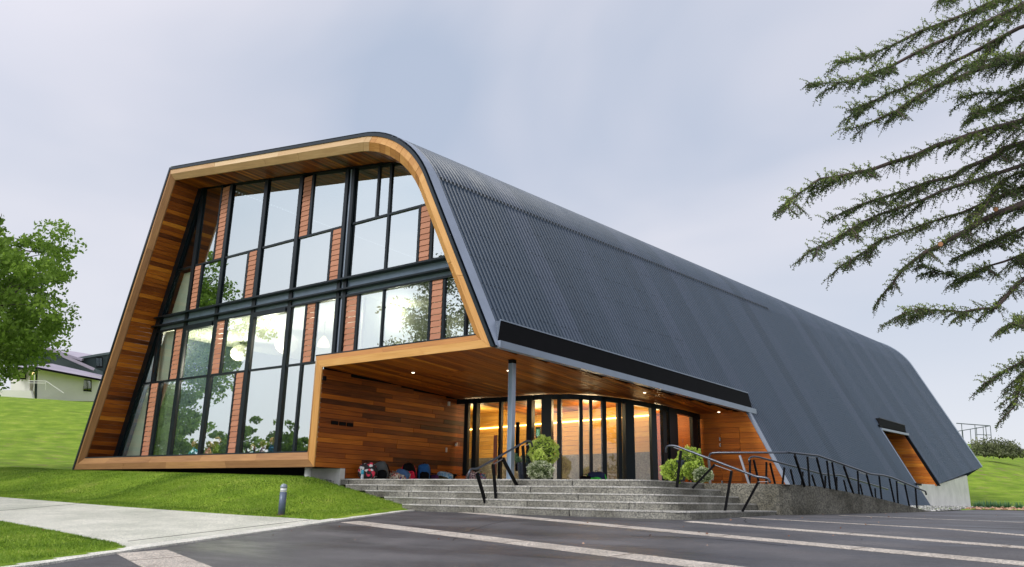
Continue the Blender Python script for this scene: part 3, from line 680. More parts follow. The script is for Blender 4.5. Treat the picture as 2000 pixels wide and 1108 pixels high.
# lap trim where the curved sheets meet the straight ones
m = MB(); f0 = fillet(XS, TOPZ, 1.85, 12)[-1]
Y = 14.64
while Y < 34:
    x = f0[0]+DXY*(Y-FY); m.box((x+.060, Y+.088, f0[1]), (.016, .034, .055), 0); Y += .145
o = part(m, 'sheet_lap', M['dark_metal']); tag(o, kind='stuff')
m = MB(); rr = random.Random(3)
for zz in (7.55, 6.75, 5.95, 5.15, 4.45):
    Y = 14.62+.082
    while Y < 24:
        if rr.random() < .6: m.box((XS(zz)+DXY*(Y-FY)+.052, Y, zz), (.010, .010, .012))
        Y += .145
o = part(m, 'roof_screw', M['dark_metal']); tag(o, kind='stuff')
# pale barge flashing along the near edge of the side, ridge edge cap
m = MB(); pr = [(XS(3.42), 3.42)]+[tuple(p) for p in fillet(XS, TOPZ, 1.85, 14)[::-1]]+[(-20, TOPZ(-20)), TL]
for k in range(len(pr)-1):
    a, b = pr[k], pr[k+1]; d = np.array(b)-np.array(a); d = d/np.linalg.norm(d); n_ = np.array([d[1], -d[0]])*.045
    w = .34-.16*min(1, k/15)
    m.face([(a[0]+n_[0], FY+.0, a[1]+n_[1]), (a[0]+n_[0]+DXY*w, FY+w, a[1]+n_[1]), (b[0]+n_[0]+DXY*w, FY+w, b[1]+n_[1]), (b[0]+n_[0], FY+.0, b[1]+n_[1])])
    m.face([(a[0]+n_[0]+DXY*w, FY+w, a[1]+n_[1]), (a[0]-n_[0]+DXY*w, FY+w, a[1]-n_[1]), (b[0]-n_[0]+DXY*w, FY+w, b[1]-n_[1]), (b[0]+n_[0]+DXY*w, FY+w, b[1]+n_[1])])
part(m, 'barge_flashing', M['flashing'])
# smooth left side, far end wall, far barge
m = MB(); m.face([P3(TL, FY-.03), P3(BL, FY-.03), (BL[0], YEND, BL[1]-1), (TL[0], YEND, TL[1])]); m.face([P3(BL, FY-.03), (BL[0]+.5, FY+.2, -.3), (BL[0]+.5, YEND, -.3), (BL[0], YEND, BL[1]-1)]); part(m, 'side_wall', M['shell'])
m = MB(); e = [(p[0]+(DXY*(YEND-FY) if i < len(pr)-1 else 0), YEND, p[1]) for i, p in enumerate([(XS(2.2), 2.2)]+pr[1:])]
m.face(e+[(TL[0], YEND, -.5), (-9, YEND, -.5)]); part(m, 'end_wall', M['shell'])
m = MB()
for a, b in zip(e[:-1], e[1:]): m.bar(a, b, .12, .16)
part(m, 'barge_flashing', M['flashing'])
# --- entry canopy (leaning wedge with pale bottom trim) and far window canopy
def canopy(y0, z0b, z0t, y1, z1b, z1t, out, name):
    def pp(y, z, o_=0): return np.array([XS(z)+DXY*(y-FY)+o_, y, z])
    a0, a1 = pp(y0, z0b+.16, .05), pp(y1, z1b+.16, .05); b0, b1 = pp(y0+.28*(z0t-z0b), z0t, out), pp(y1-.05, z1t, out); c0, c1 = pp(y0+.28*(z0t-z0b), z0t, -.2), pp(y1-.05, z1t, -.2); d0, d1 = pp(y0, z0b+.16, -.2), pp(y1, z1b+.16, -.2)
    m = MB(); m.face([a0, a1, b1, b0]); m.face([b0, b1, c1, c0]); m.face([a1, d1, c1, b1]); m.face([d0, d1, a1, a0])
    part(m, 'canopy_fascia', M['black'])
    m = MB(); m.face([a0, b0, c0, d0]); e0 = a0+np.array([.012, -.004, 0]); f0_ = b0+np.array([.012, -.004, 0]); part(m, 'canopy_cheek', M['shell'] if y0 < 30 else M['black'])
    m = MB(); m.bar(b0+np.array([.0, 0, .015]), b1+np.array([0, 0, .015]), .03, .03); part(m, 'drip_edge', M['flashing'] if y0 < 30 else M['dark_metal'])
    m = MB()
    t0, t1 = pp(y0, z0b, .06), pp(y1+.1, z1b, .06); u = np.array([0, 0, .17 if y0 < 30 else .10])
    m.prism([t0, t1, t1+u, t0+u], (-.16, 0, 0)); part(m, 'canopy_trim', M['flashing'])
canopy(14.42, 3.40, 4.10, 26.5, 2.90, 3.60, .22, 'entry')
canopy(39.3, 3.30, 3.86, 42.9, 3.30, 3.78, .20, 'window')
# jamb trims (pale) beside both openings
def jamb(y, z0, z1, mat=M['flashing'], w=.14, o_=.06, dy=0):
    m = MB(); a = np.array([XS(z0)+DXY*(y-FY)+o_, y+dy, z0]); b = np.array([XS(z1)+DXY*(y-FY)+o_, y, z1]); m.prism([a, a+(0, w, 0), b+(0, w, 0), b], (-.5, 0, 0)); return m
part(jamb(26.12, -.3, 2.92, w=.16, dy=-.12), 'opening_jamb', M['flashing']); part(jamb(39.2, .6, 3.4, w=.16), 'opening_jamb', M['flashing']); part(jamb(42.8, .9, 3.4, w=.1, o_=.04), 'opening_jamb', M['black'])
# --- entry porch: left wall boards, ceiling boards, end wall boards
SZ = lambda y: 3.41-.041*(y-FY)
pw = thing('porch_wall', None, None); pw.parent = B; pw.matrix_parent_inverse = Matrix.Translation(-Vector(B.location))
rows = 22; z0 = .44; h = (3.36-z0)/rows
for r in range(rows):
    za = z0+r*h; y = FY+.05; first = rr.uniform(1.0, 3.2)
    if za < .70: y = 15.45
    while y < 20.6:
        ln = first if y < FY+.2 else rr.uniform(1.2, 3.4); y2 = min(y+ln, 20.6); u0 = rr.uniform(0, 30); m = MB(); x = -16.87-rr.uniform(0, .006)
        zt = min(za+h-.005, SZ(y2)-.01)
        if zt > za+.03:
            m.prism([(x, y+.003, za+.004), (x, y2-.003, za+.004), (x, y2-.003, zt), (x, y+.003, zt)], (-.03, 0, 0), float(np.clip(rr.gauss(.33, .17), .02, 1)), [(u0, 0), (u0+y2-y, 0), (u0+y2-y, h), (u0, h)]); part(m, 'plank', M['cedar'], pw)
        y = y2
m = MB(); m.prism([(-17.03, 14.5, .72), (-17.03, 15.46, .72), (-17.03, 15.46, .1), (-17.03, 20.7, .1), (-17.03, 20.7, 3.5), (-17.03, 14.5, 3.5)], (.12, 0, 0)); part(m, 'wall_core', M['black'])
pc = thing('porch_ceiling', None, None); pc.parent = B; pc.matrix_parent_inverse = Matrix.Translation(-Vector(B.location))
x = -16.86
while x < -9.4:
    x2 = x+.155; ystart = FY+.05
    if x2 > -10.9: ystart = FY+(x2+10.95)/DXY
    y = ystart; first = rr.uniform(1.5, 4)
    while y < 26.4 and x2 < -9.35:
        ln = first if y == ystart else rr.uniform(2.4, 4.6); y2 = min(y+ln, 26.4); u0 = rr.uniform(0, 30)
        if y2-y > .15:
            m = MB(); hh = rr.uniform(0, .006)
            m.prism([(x+.004, y+.003, SZ(y)+hh), (x2-.004, y+.003, SZ(y)+hh), (x2-.004, y2-.003, SZ(y2)+hh), (x+.004, y2-.003, SZ(y2)+hh)], (0, 0, .025), float(np.clip(rr.gauss(.40, .15), .02, 1)), [(u0, 0), (u0, .155), (u0+y2-y, .155), (u0+y2-y, 0)])
            part(m, 'plank', M['cedar'], pc)
        y = y2
    x = x2
m = MB(); m.prism([(-17, FY+.05, SZ(FY)+.04), (-10.95, FY+.05, SZ(FY)+.04), (-9.3, 26.5, SZ(26.5)+.04), (-17, 26.5, SZ(26.5)+.04)], (0, 0, .2)); part(m, 'ceiling_core', M['black'])
# end wall of the porch
ew = thing('porch_end_wall', None, None); ew.parent = B; ew.matrix_parent_inverse = Matrix.Translation(-Vector(B.location))
nrow = 15; h = (2.95-.30)/nrow; xj = -9.75
for r in range(nrow):
    za = .30+r*h; xr = XS(za+h/2)+DXY*(26-FY)-.02
    for (xa, xb) in ((-10.7, -10.0), (-9.99, xj+.42), (xj+.43, xr)) if za < 2.4 else ((-10.7, xr),):
        if xb-xa < .05: continue
        sl_ = SLP*h/2 if xb == xr else 0; m = MB(); u0 = rr.uniform(0, 30); m.prism([(xa, 26.0, za+.004), (xb+sl_, 26.0, za+.004), (xb-sl_, 26.0, za+h-.004), (xa, 26.0, za+h-.004)], (0, .03, 0), float(np.clip(rr.gauss(.52, .08), .02, 1)), [(u0, 0), (u0+xb-xa, 0), (u0+xb-xa, h), (u0, h)]); part(m, 'plank', M['cedar'], ew)
m = MB(); m.prism([(-12.5, 26.05, -.3), (XS(-.3)+DXY*11.7-.05, 26.05, -.3), (XS(3)+DXY*11.7-.05, 26.05, 3.0), (-12.5, 26.05, 3.0)], (0, .12, 0)); part(m, 'wall_core', M['black'])
for zz in (2.05, 1.85, .62):
    m = MB(); m.box((-10.0, 25.97, zz), (.022, .02, .06)); part(m, 'door_hinge', M['steel'])
# far window recess
fw = thing('window_recess', None, None); fw.parent = B; fw.matrix_parent_inverse = Matrix.Translation(-Vector(B.location))
nrow = 17; h = (3.4-.9)/nrow
for r in range(nrow):
    za = .9+r*h; x1 = XS(za+h/2)+DXY*(42.6-FY)-.05; cut = rr.uniform(.3, .8)
    for xa, xb in ((x1-2.2, x1-2.2*cut), (x1-2.2*cut, x1)):
        sl_ = SLP*h/2 if xb == x1 else 0; m = MB(); u0 = rr.uniform(0, 30); m.prism([(xa+.003, 42.6, za+.003), (xb-.003+sl_, 42.6, za+.003), (xb-.003-sl_, 42.6, za+h-.003), (xa+.003, 42.6, za+h-.003)], (0, .04, 0), float(np.clip(rr.gauss(.6, .14), .02, 1)), [(u0, 0), (u0+xb-xa, 0), (u0+xb-xa, h), (u0, h)]); part(m, 'plank', M['cedar'], fw)
xw = XS(2)+DXY*(41-FY)
m = MB(); m.box((xw-1.6, 41, 2.2), (.05, 1.9, 1.5)); m.box((xw-1.95, 41, 3.48), (1.1, 1.9, .04)); m.box((xw-.85, 41, .90), (1.25, 1.9, .04)); part(m, 'recess_lining', M['black'])
# concrete base under the far end
m = MB(); m.prism([(-6.30, 39.1, -.4), (-5.3, 49.3, -.4), (-5.3, 49.3, 1.60), (-5.92, 43.0, .96), (-6.30, 39.1, .92)], (-.5, .05, 0)); part(m, 'concrete_base', M['concrete'])
m = MB(); m.bar((-6.35, 36.5, -.10), (-5.15, 49.5, -.06), .30, .10); part(m, 'base_footing', M['kerb'])
m = MB(); m.face([(-5.32, 49.3, -.4), (-5.32, 49.3, 1.6), (-12, 50, 2.0), (-12, 50, -.4)]); part(m, 'concrete_base', M['concrete'])
# plinth below the gable, pile and floor slab
m = MB(); m.box((-17.52, 15.35, .24), (.64, .09, .46)); part(m, 'plinth', M['concrete'])
m = MB(); m.box((-23.9, 15.55, .2), (5.7, .10, .5)); part(m, 'plinth', M['black'])
for xx in (-17.45,):
    m = MB(); m.lathe((xx, 14.62, -.2), [(.10, 0), (.10, .9)], 14); part(m, 'pile', M['concrete'], smooth=True)
# --- interior
m = MB(); m.box((-21.0, 19.5, 5.95), (7.6, 3.8, .10)); part(m, 'upper_floor', M['pale'])
m = MB(); m.box((-22.9, 19.6, .38), (6.0, 3.9, .04)); part(m, 'lower_floor', M['soffit_dark'])
m = MB(); m.box((-22, 23.6, 6.45), (6.0, .1, 3.0)); part(m, 'inner_wall', M['pale']); m = MB(); m.box((-24.7, 23.6, 1.8), (3.3, .1, 1.5)); part(m, 'inner_wall', M['pale']); 
m = MB(); m.box((-15.6, 19.4, 5.6), (1.5, .08, 1.9)); part(m, 'inner_wall', M['pale'])
m = MB(); m.box((-17.10, 17.95, 3.0), (.05, 2.0, 2.8)); part(m, 'inner_wall', M['pale'])
for (z0_, z1_) in ((1.25, 3.8), (3.9, 5.8), (6.4, 8.0)):
    m = MB(); m.prism([(gin(z0_)+.34, 15.72, z0_), (-26.1, 15.72, z0_), (-26.1, 15.72, z1_), (gin(z1_)+.34, 15.72, z1_)], (0, .01, 0)); part(m, 'pale_backing', M['pale_sheet'])  # pale sheets added behind the left panes to make them look milky
for i, (q, y, r, name) in enumerate([((771, 572), 17.0, .22, 'cone'), ((645, 614), 17.2, .36, 'dish'), ((632, 668), 17.6, .22, 'cone'), ((560, 672), 18, .42, 'globe'), ((468, 690), 18.5, .36, 'globe')]):
    p = at(1, y, *q); m = MB()
    if name == 'cone': m.lathe(p, [(r, -.16), (r*.75, .02), (r*.35, .14), (.04, .2)], 16)
    elif name == 'dish': m.lathe(p, [(.05, -.10), (r, -.02), (r*.9, .03), (.06, .14)], 18)
    else: m.lathe(p, [(r*math.sin(a), -r*.9*math.cos(a)) for a in np.linspace(.1, 3.0, 9)], 18)
    o = m.build('pendant_lamp', M['lamp_glow'] if name != 'globe' else M['white'], smooth=True)
    tag(o, ['glowing cone pendant lamp behind the upper right glass, brightest of all', 'wide saucer shaped pendant lamp behind glass left of the twin mullion', 'small cone pendant lamp hanging beneath the saucer shaped one', 'large pale paper globe lamp behind the middle lower panes', 'smaller pale paper globe lamp behind the lower left panes'][i], 'lamp', 'pendant lamps inside the gable')
    if i in (0, 1, 3, 4):
        li = bpy.data.lights.new('pendant_fill', 'POINT'); li.energy = (80, 150, 0, 330, 420)[i]; li.color = (1, .90, .74); li.shadow_soft_size = .3  # fill lights added near the pendants to brighten the room and people
        lo = bpy.data.objects.new('pendant_fill', li); COL.objects.link(lo); lo.location = (p[0], p[1]-(.9 if i > 2 else -.2), p[2]-.6); lo.parent = o
    m = MB(); m.bar(p+np.array([0, 0, .15]), (p[0], p[1], 5.83), .012); s_ = m.build('cord', M['black'], o)
# ---- curved entrance glazing
PLAN = [(-16.9, 20.25), (-15.2, 20.35), (-13.7, 20.42), (-12.75, 20.65), (-12.0, 21.3), (-11.45, 22.3), (-11.05, 23.6), (-10.82, 25.0), (-10.75, 26.0)]
def plan_at(px):
    d = ray(px, 860)
    for a, b in zip(PLAN[:-1], PLAN[1:]):
        a = np.array(a); b = np.array(b); e = b-a; den = d[0]*e[1]-d[1]*e[0]
        t = (a[0]*e[1]-a[1]*e[0])/den; s_ = (a[0]*d[1]-a[1]*d[0])/den
        if -1e-6 <= s_ <= 1+1e-6 and t > 0: return a+e*s_
    return np.array(PLAN[-1] if px > 1200 else PLAN[0])
eg = thing('entrance_screen', None, None); eg.parent = B; eg.matrix_parent_inverse = Matrix.Translation(-Vector(B.location))
ZG0, ZG1 = .42, 3.03
edges = [(880, 908, 'g'), (908, 915, 'm'), (915, 925, 'g'), (925, 933, 'M'), (933, 975, 'd'), (975, 980, 'm'), (980, 1031, 'd'), (1031, 1041, 'M'), (1041, 1059, 'g'), (1059, 1079, 'M'), (1079, 1089, 'g'), (1089, 1097, 'm'), (1097, 1131, 'g'), (1131, 1138, 'm'), (1138, 1151, 'g'), (1151, 1157, 'm'),
         (1157, 1176, 'g'), (1176, 1183, 'm'), (1183, 1206, 'g'), (1206, 1213, 'm'), (1213, 1219, 'g'), (1219, 1236, 'M'), (1236, 1271, 'g'), (1271, 1281, 'm'), (1281, 1293, 'g'), (1293, 1300, 'm'), (1300, 1304, 'g'), (1304, 1320, 'M'), (1320, 1351, 'g'), (1351, 1361, 'm'), (1361, 1370, 'g'), (1370, 1377, 'm'), (1377, 1394, 'g'), (1394, 1402, 'M')]
def zt_(p): return SZ(p[1])-.04
for a, b, k in edges:
    A_ = plan_at(a); B_ = plan_at(b)
    if np.linalg.norm(B_-A_) < .01: continue
    e = (B_-A_)/np.linalg.norm(B_-A_); nrm = np.array([e[1], -e[0]])
    zt = zt_((A_+B_)/2)
    m = MB()
    if k in 'gd':
        m.prism([(*A_, ZG0+.06), (*B_, ZG0+.06), (*B_, zt-.14), (*A_, zt-.14)], (-nrm[0]*.012, -nrm[1]*.012, 0), mi=1); m.m[0] = 0; part(m, 'pane' if k == 'g' else 'door_leaf', [M['door_glass'], M['clear']], eg)
    else:
        o_ = nrm*(.10 if k == 'M' else .06)
        m.prism([(*(A_+o_), ZG0), (*(B_+o_), ZG0), (*(B_+o_), zt), (*(A_+o_), zt)], (-o_[0]*2, -o_[1]*2, 0)); part(m, 'mullion', M['mullion'], eg)
for nm_, fz, w_, h_ in (('sill', lambda y: ZG0+.03, .10, .06), ('head', lambda y: SZ(y)-.10, .12, .16)):
    m = MB(); L_ = [(np.array(p), fz(p[1])) for p in PLAN]
    for (a, za), (b, zb) in zip(L_[:-1], L_[1:]): m.bar((*a, za), (*(b+(b-a)/np.linalg.norm(b-a)*.03), zb), w_, h_)
    part(m, nm_, M['mullion'], eg)
for px_, zc, hh in ((972.5, 1.30, .62), (1015.5, 1.55, .75), (1070, 1.50, .3)):
    p = plan_at(px_)+np.array([0, -.13]); m = MB(); m.box((*p, zc), (.055, .03, hh)); part(m, 'door_pull', M['rust'] if px_ < 1000 else (M['black'] if px_ < 1050 else M['rust']), eg)
# foyer behind the glazing
fa, fb = np.array([-21.6, 25.5]), np.array([-11.12, 23.28])
fo = thing('foyer_wall', None, None); fo.parent = B; fo.matrix_parent_inverse = Matrix.Translation(-Vector(B.location))
e = (fb-fa)/np.linalg.norm(fb-fa); L = np.linalg.norm(fb-fa); nr = 16; h = (4.1-1.5)/nr
for r in range(nr):
    s_ = 0
    while s_ < L:
        ln = rr.uniform(2, 3.6); s2 = min(L, s_+ln); a = fa+e*s_; b = fa+e*s2; za = 1.5+r*h; u0 = rr.uniform(0, 30)
        m = MB(); m.prism([(*a, za+.004), (*b, za+.004), (*b, za+h-.004), (*a, za+h-.004)], (0, .03, 0), float(np.clip(rr.gauss(.55, .10), 0, 1)), [(u0, 0), (u0+s2-s_, 0), (u0+s2-s_, h), (u0, h)]); part(m, 'plank', M['foyer_wood'], fo); s_ = s2
m = MB(); m.prism([(*fa, .3), (*fb, .3), (*fb, 1.5), (*fa, 1.5)], (0, .1, 0)); part(m, 'dado', M['stairs'], fo)
m = MB(); a = fa+e*.2-np.array([0, .03]); b = fb-np.array([0, .03]); m.bar((*a, 2.66), (*b, 2.66), .03, .045); part(m, 'strip_light', M['strip_light'], fo)
m = MB(); m.prism([(-21.8, 20.6, 3.32), (-12.2, 20.9, 3.32), (-11.4, 23, 3.2), (-11.4, 25.9, 3.1), (-21.8, 25.9, 3.3)], (0, 0, .06)); part(m, 'foyer_ceiling', M['foyer_wood']); m = MB(); m.prism([(-13.5, 25.9, .4), (-10.9, 25.9, .4), (-10.9, 25.9, 3.0), (-13.5, 25.9, 3.0)], (0, .05, 0), .5, [(0, 0), (3, 0), (3, 3), (0, 3)]); part(m, 'inner_wall', M['cedar']); m = MB(); m.box((-14, 23, .36), (5, 4, .05)); part(m, 'foyer_floor', M['concrete'])
for q in ((1024, 787), (1127, 780), (1186, 786), (1384, 818)):
    dd = ray(*q); t = 3.27/dd[2]; p = dd*t
    m = MB(); m.lathe((p[0], min(p[1], 24.5), 3.28), [(.07, 0), (.07, .02)], 12); part(m, 'downlight', M['downlight'])
def downl(x, y, z):
    m = MB(); m.lathe((x, y, z-.015), [(.035, 0), (.045, .014)], 12); part(m, 'downlight', M['downlight'])
for q in ((807, 728), (1259, 767), (1404, 805), (993, 724)):
    d = ray(*q); t = (3.41+.041*FY)/(d[2]+.041*d[1]); p = d*t; downl(p[0], p[1], p[2])
for (x, y) in ((-18.5, 23.2), (-15.6, 23.0), (-13.2, 22.6), (-11.9, 24.7), (-11.62, 23.0)):  # unseen point lights added for the foyer glow, last two for its right wall
    li = bpy.data.lights.new('foyer_fill', 'POINT'); li.energy = 75 if x < -11.7 or y > 24 else 9; li.color = (1, .78, .44); li.shadow_soft_size = .3
    lo = bpy.data.objects.new('foyer_fill', li); COL.objects.link(lo); lo.location = (x, y, 2.75); lo.parent = B; lo.matrix_parent_inverse = Matrix.Translation(-Vector(B.location))
# letter-box slots and small fittings on the porch wall
for (q0, q1) in (((647, 823), (661, 829)), ((663, 825), (676, 831)), ((678, 827), (690, 833))):
    a = at(0, -16.85, *q0); b = at(0, -16.85, *q1); m = MB(); m.box((-16.855, (a[1]+b[1])/2, (a[2]+b[2])/2), (.012, abs(b[1]-a[1])/2*.9, .05)); part(m, 'wall_slot', M['black'])
a = at(0, -16.85, 634, 739); m = MB(); m.box((-16.85, a[1], a[2]), (.02, .05, .06)); part(m, 'wall_vent', M['black'])
m = MB(); p = at(0, -16.8, 877, 789); m.box(p, (.03, .03, .07)); part(m, 'sensor', M['white'])
m = MB(); p = at(0, -16.8, 872, 879); m.box(p, (.02, .02, .07)); part(m, 'switch', M['white'])
p = plan_at(882)+np.array([.05, -.05]); m = MB(); m.box((*p, 1.67), (.05, .02, .06)); part(m, 'door_notice', M['white'], eg); m = MB(); m.box((p[0], p[1]-.002, 1.72), (.04, .02, .03)); part(m, 'door_notice', M['rust'], eg)
p = plan_at(1048)+np.array([0, .10]); m = MB(); m.box((*p, 1.98), (.10, .02, .17)); part(m, 'notice_frame', M['steel'], eg); m = MB(); m.box((p[0], p[1]-.025, 1.98), (.06, .01, .11)); part(m, 'notice_screen', M['exit_sign'], eg)

# ================================================================== STAIRS, PLATFORM, RAMP
def rounded(x0, x1, y0, y1, r=.45, n=5):
    pts = [(x0, y0)]
    for i in range(n+1):
        a = -math.pi/2+math.pi/2*i/n; pts.append((x1-r+r*math.cos(a), y0+r+r*math.sin(a)))
    return pts+[(x1, y1), (x0, y1)]
st = thing('stairs', 'broad grey concrete steps wrapping round the corner in front of the porch', 'stairs', (-10, 13.6, -.34))
lefts = [-12.9, -13.9, -15.0, -16.2, -17.45]
def spart(m, name, mat, par): 
    o = m.build(name, mat); o.parent = par; o.matrix_parent_inverse = Matrix.Translation(-Vector(par.location)); return o
for k in range(5):
    zt = -.181+.15*k; zb = -.62 if k == 0 else zt-.16
    poly = rounded(lefts[k], -5.86-.42*k, 13.62+.42*k, 18.42)
    if k == 4: poly = rounded(-17.45, -7.54, 15.30, 18.42, .5)
    # riser body and a slightly proud tread slab, paler to paint in its lit edge
    m = MB(); m.prism([(x, y, zb) for x, y in poly], (0, 0, zt-zb-.028)); 
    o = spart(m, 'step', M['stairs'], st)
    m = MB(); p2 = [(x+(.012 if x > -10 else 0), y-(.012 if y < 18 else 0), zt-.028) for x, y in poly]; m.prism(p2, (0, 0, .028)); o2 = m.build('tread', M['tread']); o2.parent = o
    # shutter joints in the riser face
    x = lefts[k]+2.1-.3*k
    while x < -6.6-.42*k:
        mj = MB(); yy = 13.62+.42*k-.003; mj.box((x, yy, (zt+max(zb, zt-.15))/2-.01), (.006, .004, .068)); oj = mj.build('joint', M['black']); oj.parent = o; x += 2.4
plat = MB(); plat.prism([(-17.4, 15.6, .30), (-7.6, 15.6, .30), (-7.7, 18.3, .30), (-6.2, 18.7, .30), (-6.2, 20, .30), (-7.9, 27, .30), (-17.4, 27, .30)], (0, 0, .115)); tag(plat.build('porch_platform', M['stairs']), kind='structure')
WL = [(-7.55, 18.30, .415), (-6.15, 18.36, .415), (-5.80, 18.52, .412), (-5.62, 18.85, .41), (-5.50, 19.4, .408), (-5.32, 20.15, .39), (-5.06, 21.3, .31), (-4.72, 22.7, .20), (-4.40, 24.1, .06), (-4.09, 25.4, -.08), (-3.90, 26.2, -.165)]
m = MB()
for i in range(len(WL)-1):
    a, b = WL[i], WL[i+1]; d = np.array(b[:2])-np.array(a[:2]); n_ = np.array([-d[1], d[0]]); n_ = n_/np.linalg.norm(n_)*.2
    d0 = np.array(WL[min(i+2, len(WL)-1)][:2])-np.array(a[:2]); 
    def nn(j):
        q = np.array(WL[min(j+1, len(WL)-1)][:2])-np.array(WL[max(j-1, 0)][:2]); q = np.array([-q[1], q[0]]); return q/np.linalg.norm(q)*.2
    na, nb = nn(i), nn(i+1)
    A0, B0 = np.array([*a[:2], -.7]), np.array([*b[:2], -.7]); A1, B1 = np.array(a), np.array(b); A2, B2 = A1+[*na, 0], B1+[*nb, 0]; A3, B3 = A0+[*na, 0], B0+[*nb, 0]
    m.face([A0, B0, B1, A1]); m.face([A1, B1, B2, A2]); m.face([B3, A3, A2, B2])
    if i == 0: m.face([A3, A0, A1, A2])
    if i == len(WL)-2: m.face([B0, B3, B2, B1])
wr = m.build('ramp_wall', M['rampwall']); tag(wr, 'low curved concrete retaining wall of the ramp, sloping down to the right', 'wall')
m = MB()
RL = [(p[0]-1.75-.0*i, p[1]+.55, p[2]) for i, p in enumerate(WL[4:])]
for (a, b), (c_, d_) in zip(zip(WL[4:-1], WL[5:]), zip(RL[:-1], RL[1:])):
    m.face([(a[0]-.1, a[1], a[2]-.02), (b[0]-.1, b[1], b[2]-.02), (d_[0], d_[1], d_[2]-.02), (c_[0], c_[1], c_[2]-.02)])
m.face([(-7.6, 18.4, .40), (-5.6, 18.6, .40), (-5.6, 19.4, .39), (-7.3, 20.2, .385), (-7.9, 20.2, .40)])
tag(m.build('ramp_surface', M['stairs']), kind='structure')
def vproj(px, A, B): return vplane(px[0], px[1], A, B)
def rail_thing(name, label, pts, posts, brackets=(), r=.024, grp=None, light=()):
    base = np.array(pts[len(pts)//2]); t_ = thing(name, label, 'railing', (base[0], base[1], base[2]-.8), grp)
    m = MB()
    # round the bends a little
    P = [np.array(p) for p in pts]; Q = [P[0]]
    for i in range(1, len(P)-1):
        a, b, c_ = P[i-1], P[i], P[i+1]; l1 = min(.07, np.linalg.norm(a-b)/2.2); l2 = min(.07, np.linalg.norm(c_-b)/2.2)
        p1 = b+(a-b)/np.linalg.norm(a-b)*l1; p2 = b+(c_-b)/np.linalg.norm(c_-b)*l2; Q += [p1, (p1+p2)/4+b/2, p2]
    Q.append(P[-1]); m.tube(Q, r, 10); o = m.build('handrail', M['steel_dark'], smooth=True); o.parent = t_; o.matrix_parent_inverse = Matrix.Translation(-Vector(t_.location))
    for i, (a, b) in enumerate(posts):
        m = MB(); a = np.array(a); b = np.array(b); m.bar(a, b, .080, .045, up=(1, .2, 0)); spart(m, 'post', M['steel'] if i in light else M['black'], t_)
    for a, b in brackets:
        m = MB(); m.bar(a, b, .03, .012); spart(m, 'bracket', M['steel'], t_)
    return t_
M['steel_dark'] = plain('steel_dark', (.09, .10, .12), .28, .85, 5, .1)
cx = -10.84
q = lambda x, y: at(0, cx, x, y)
ptsL = [q(914, 930)+np.array([0, 0, -.06]), q(918, 916), q(932, 916), q(1029, 861), q(1038, 863), q(1040, 873)]
def onz(p, z): p = np.array(p); return np.array([p[0], p[1], z])
postsL = [(onz(q(950, 987), -.185), q(932, 925)), (onz(q(970, 986.5), -.185), q(963, 907)), (onz(q(1010, 947), .265), q(982, 896)), (onz(q(1027, 946.5), .265), q(1021, 871))]
rail_thing('stair_handrail', 'short handrail on V shaped posts rising up the front steps beside the column', ptsL, postsL, [(q(963, 907), q(982, 896)), (q(1021, 871), q(1034, 868)), (q(926, 925), q(940, 918))], grp='handrails on the steps')
q = lambda x, y: at(1, 16.0, x, y)
ptsR = [q(1301, 884), q(1301, 871), q(1318, 870.5), q(1479, 932), q(1495, 933), q(1503, 937), q(1503.5, 944)]
postsR = [(onz(q(1322, 954), .265), q(1330, 880)), (onz(q(1353, 956), .265), q(1396, 908)), (onz(q(1416, 998), -.185), q(1429, 920)), (onz(q(1450, 997), -.185), q(1481, 942))]
rail_thing('stair_handrail', 'handrail descending to the right over the side flight of the steps beside the ramp wall', ptsR, postsR, [(q(1396, 908), q(1429, 920)), (q(1316, 874), q(1328, 878)), (q(1482, 941), q(1500, 941))], grp='handrails on the steps')
# ramp rails
A1_, B1_ = (-7.5, 18.38), (-5.72, 18.55); A2_, B2_ = (-5.6, 18.9), (-4.02, 26.0)
fr = lambda x, y: vproj((x, y), A1_, B1_) if x < 1560 else vproj((x, y), A2_, B2_)
ptsF = [fr(1385, 894), fr(1386, 886), fr(1398, 884.5), fr(1540, 884)]+[fr(*p) for p in ((1597, 890), (1700, 926), (1725, 928.5), (1742, 933), (1800, 957), (1808, 960), (1809, 967))]
def wz(P):
    # top of wall under a plan point
    best = min(range(len(WL)-1), key=lambda i: abs((WL[i][1]+WL[i+1][1])/2-P[1])+abs((WL[i][0]+WL[i+1][0])/2-P[0])); a, b = np.array(WL[best]), np.array(WL[best+1]); t = np.clip(((P[:2]-a[:2])@(b[:2]-a[:2]))/((b[:2]-a[:2])@(b[:2]-a[:2])), 0, 1); return (a+(b-a)*t)[2]
pf = [((1384, 892), (1386, 925)), ((1445, 890), (1463, 944)), ((1552, 889), (1571, 945)), ((1577, 892), (1581, 945)), ((1595, 894), (1610, 949)), ((1615, 900), (1621, 951)), ((1625, 903), (1634, 955)), ((1648, 911), (1667, 966)), ((1675, 920), (1678, 968)), ((1692, 926), (1705, 974)), ((1717, 930), (1722, 976)), ((1737, 935), (1747, 981)), ((1751, 940), (1754, 983)), ((1767, 946), (1776, 988)), ((1788, 954), (1791, 993))]
posts = []
for a, b in pf:
    P = fr(*b) if b[0] > 1500 else fr(*b); P = onz(P, wz(P)-.01); posts.append((P, fr(*a)))
rail_thing('ramp_railing', 'long handrail on leaning black posts along the top of the ramp wall', ptsF, posts, [(fr(1577, 893), fr(1595, 895)), (fr(1615, 901), fr(1625, 904)), (fr(1675, 921), fr(1692, 927)), (fr(1751, 941), fr(1767, 947))], grp='railings of the ramp', light=(0, 1))
A3_, B3_ = (-7.0, 19.7), (-5.3, 27.0)
br = lambda x, y: vproj((x, y), A3_, B3_)
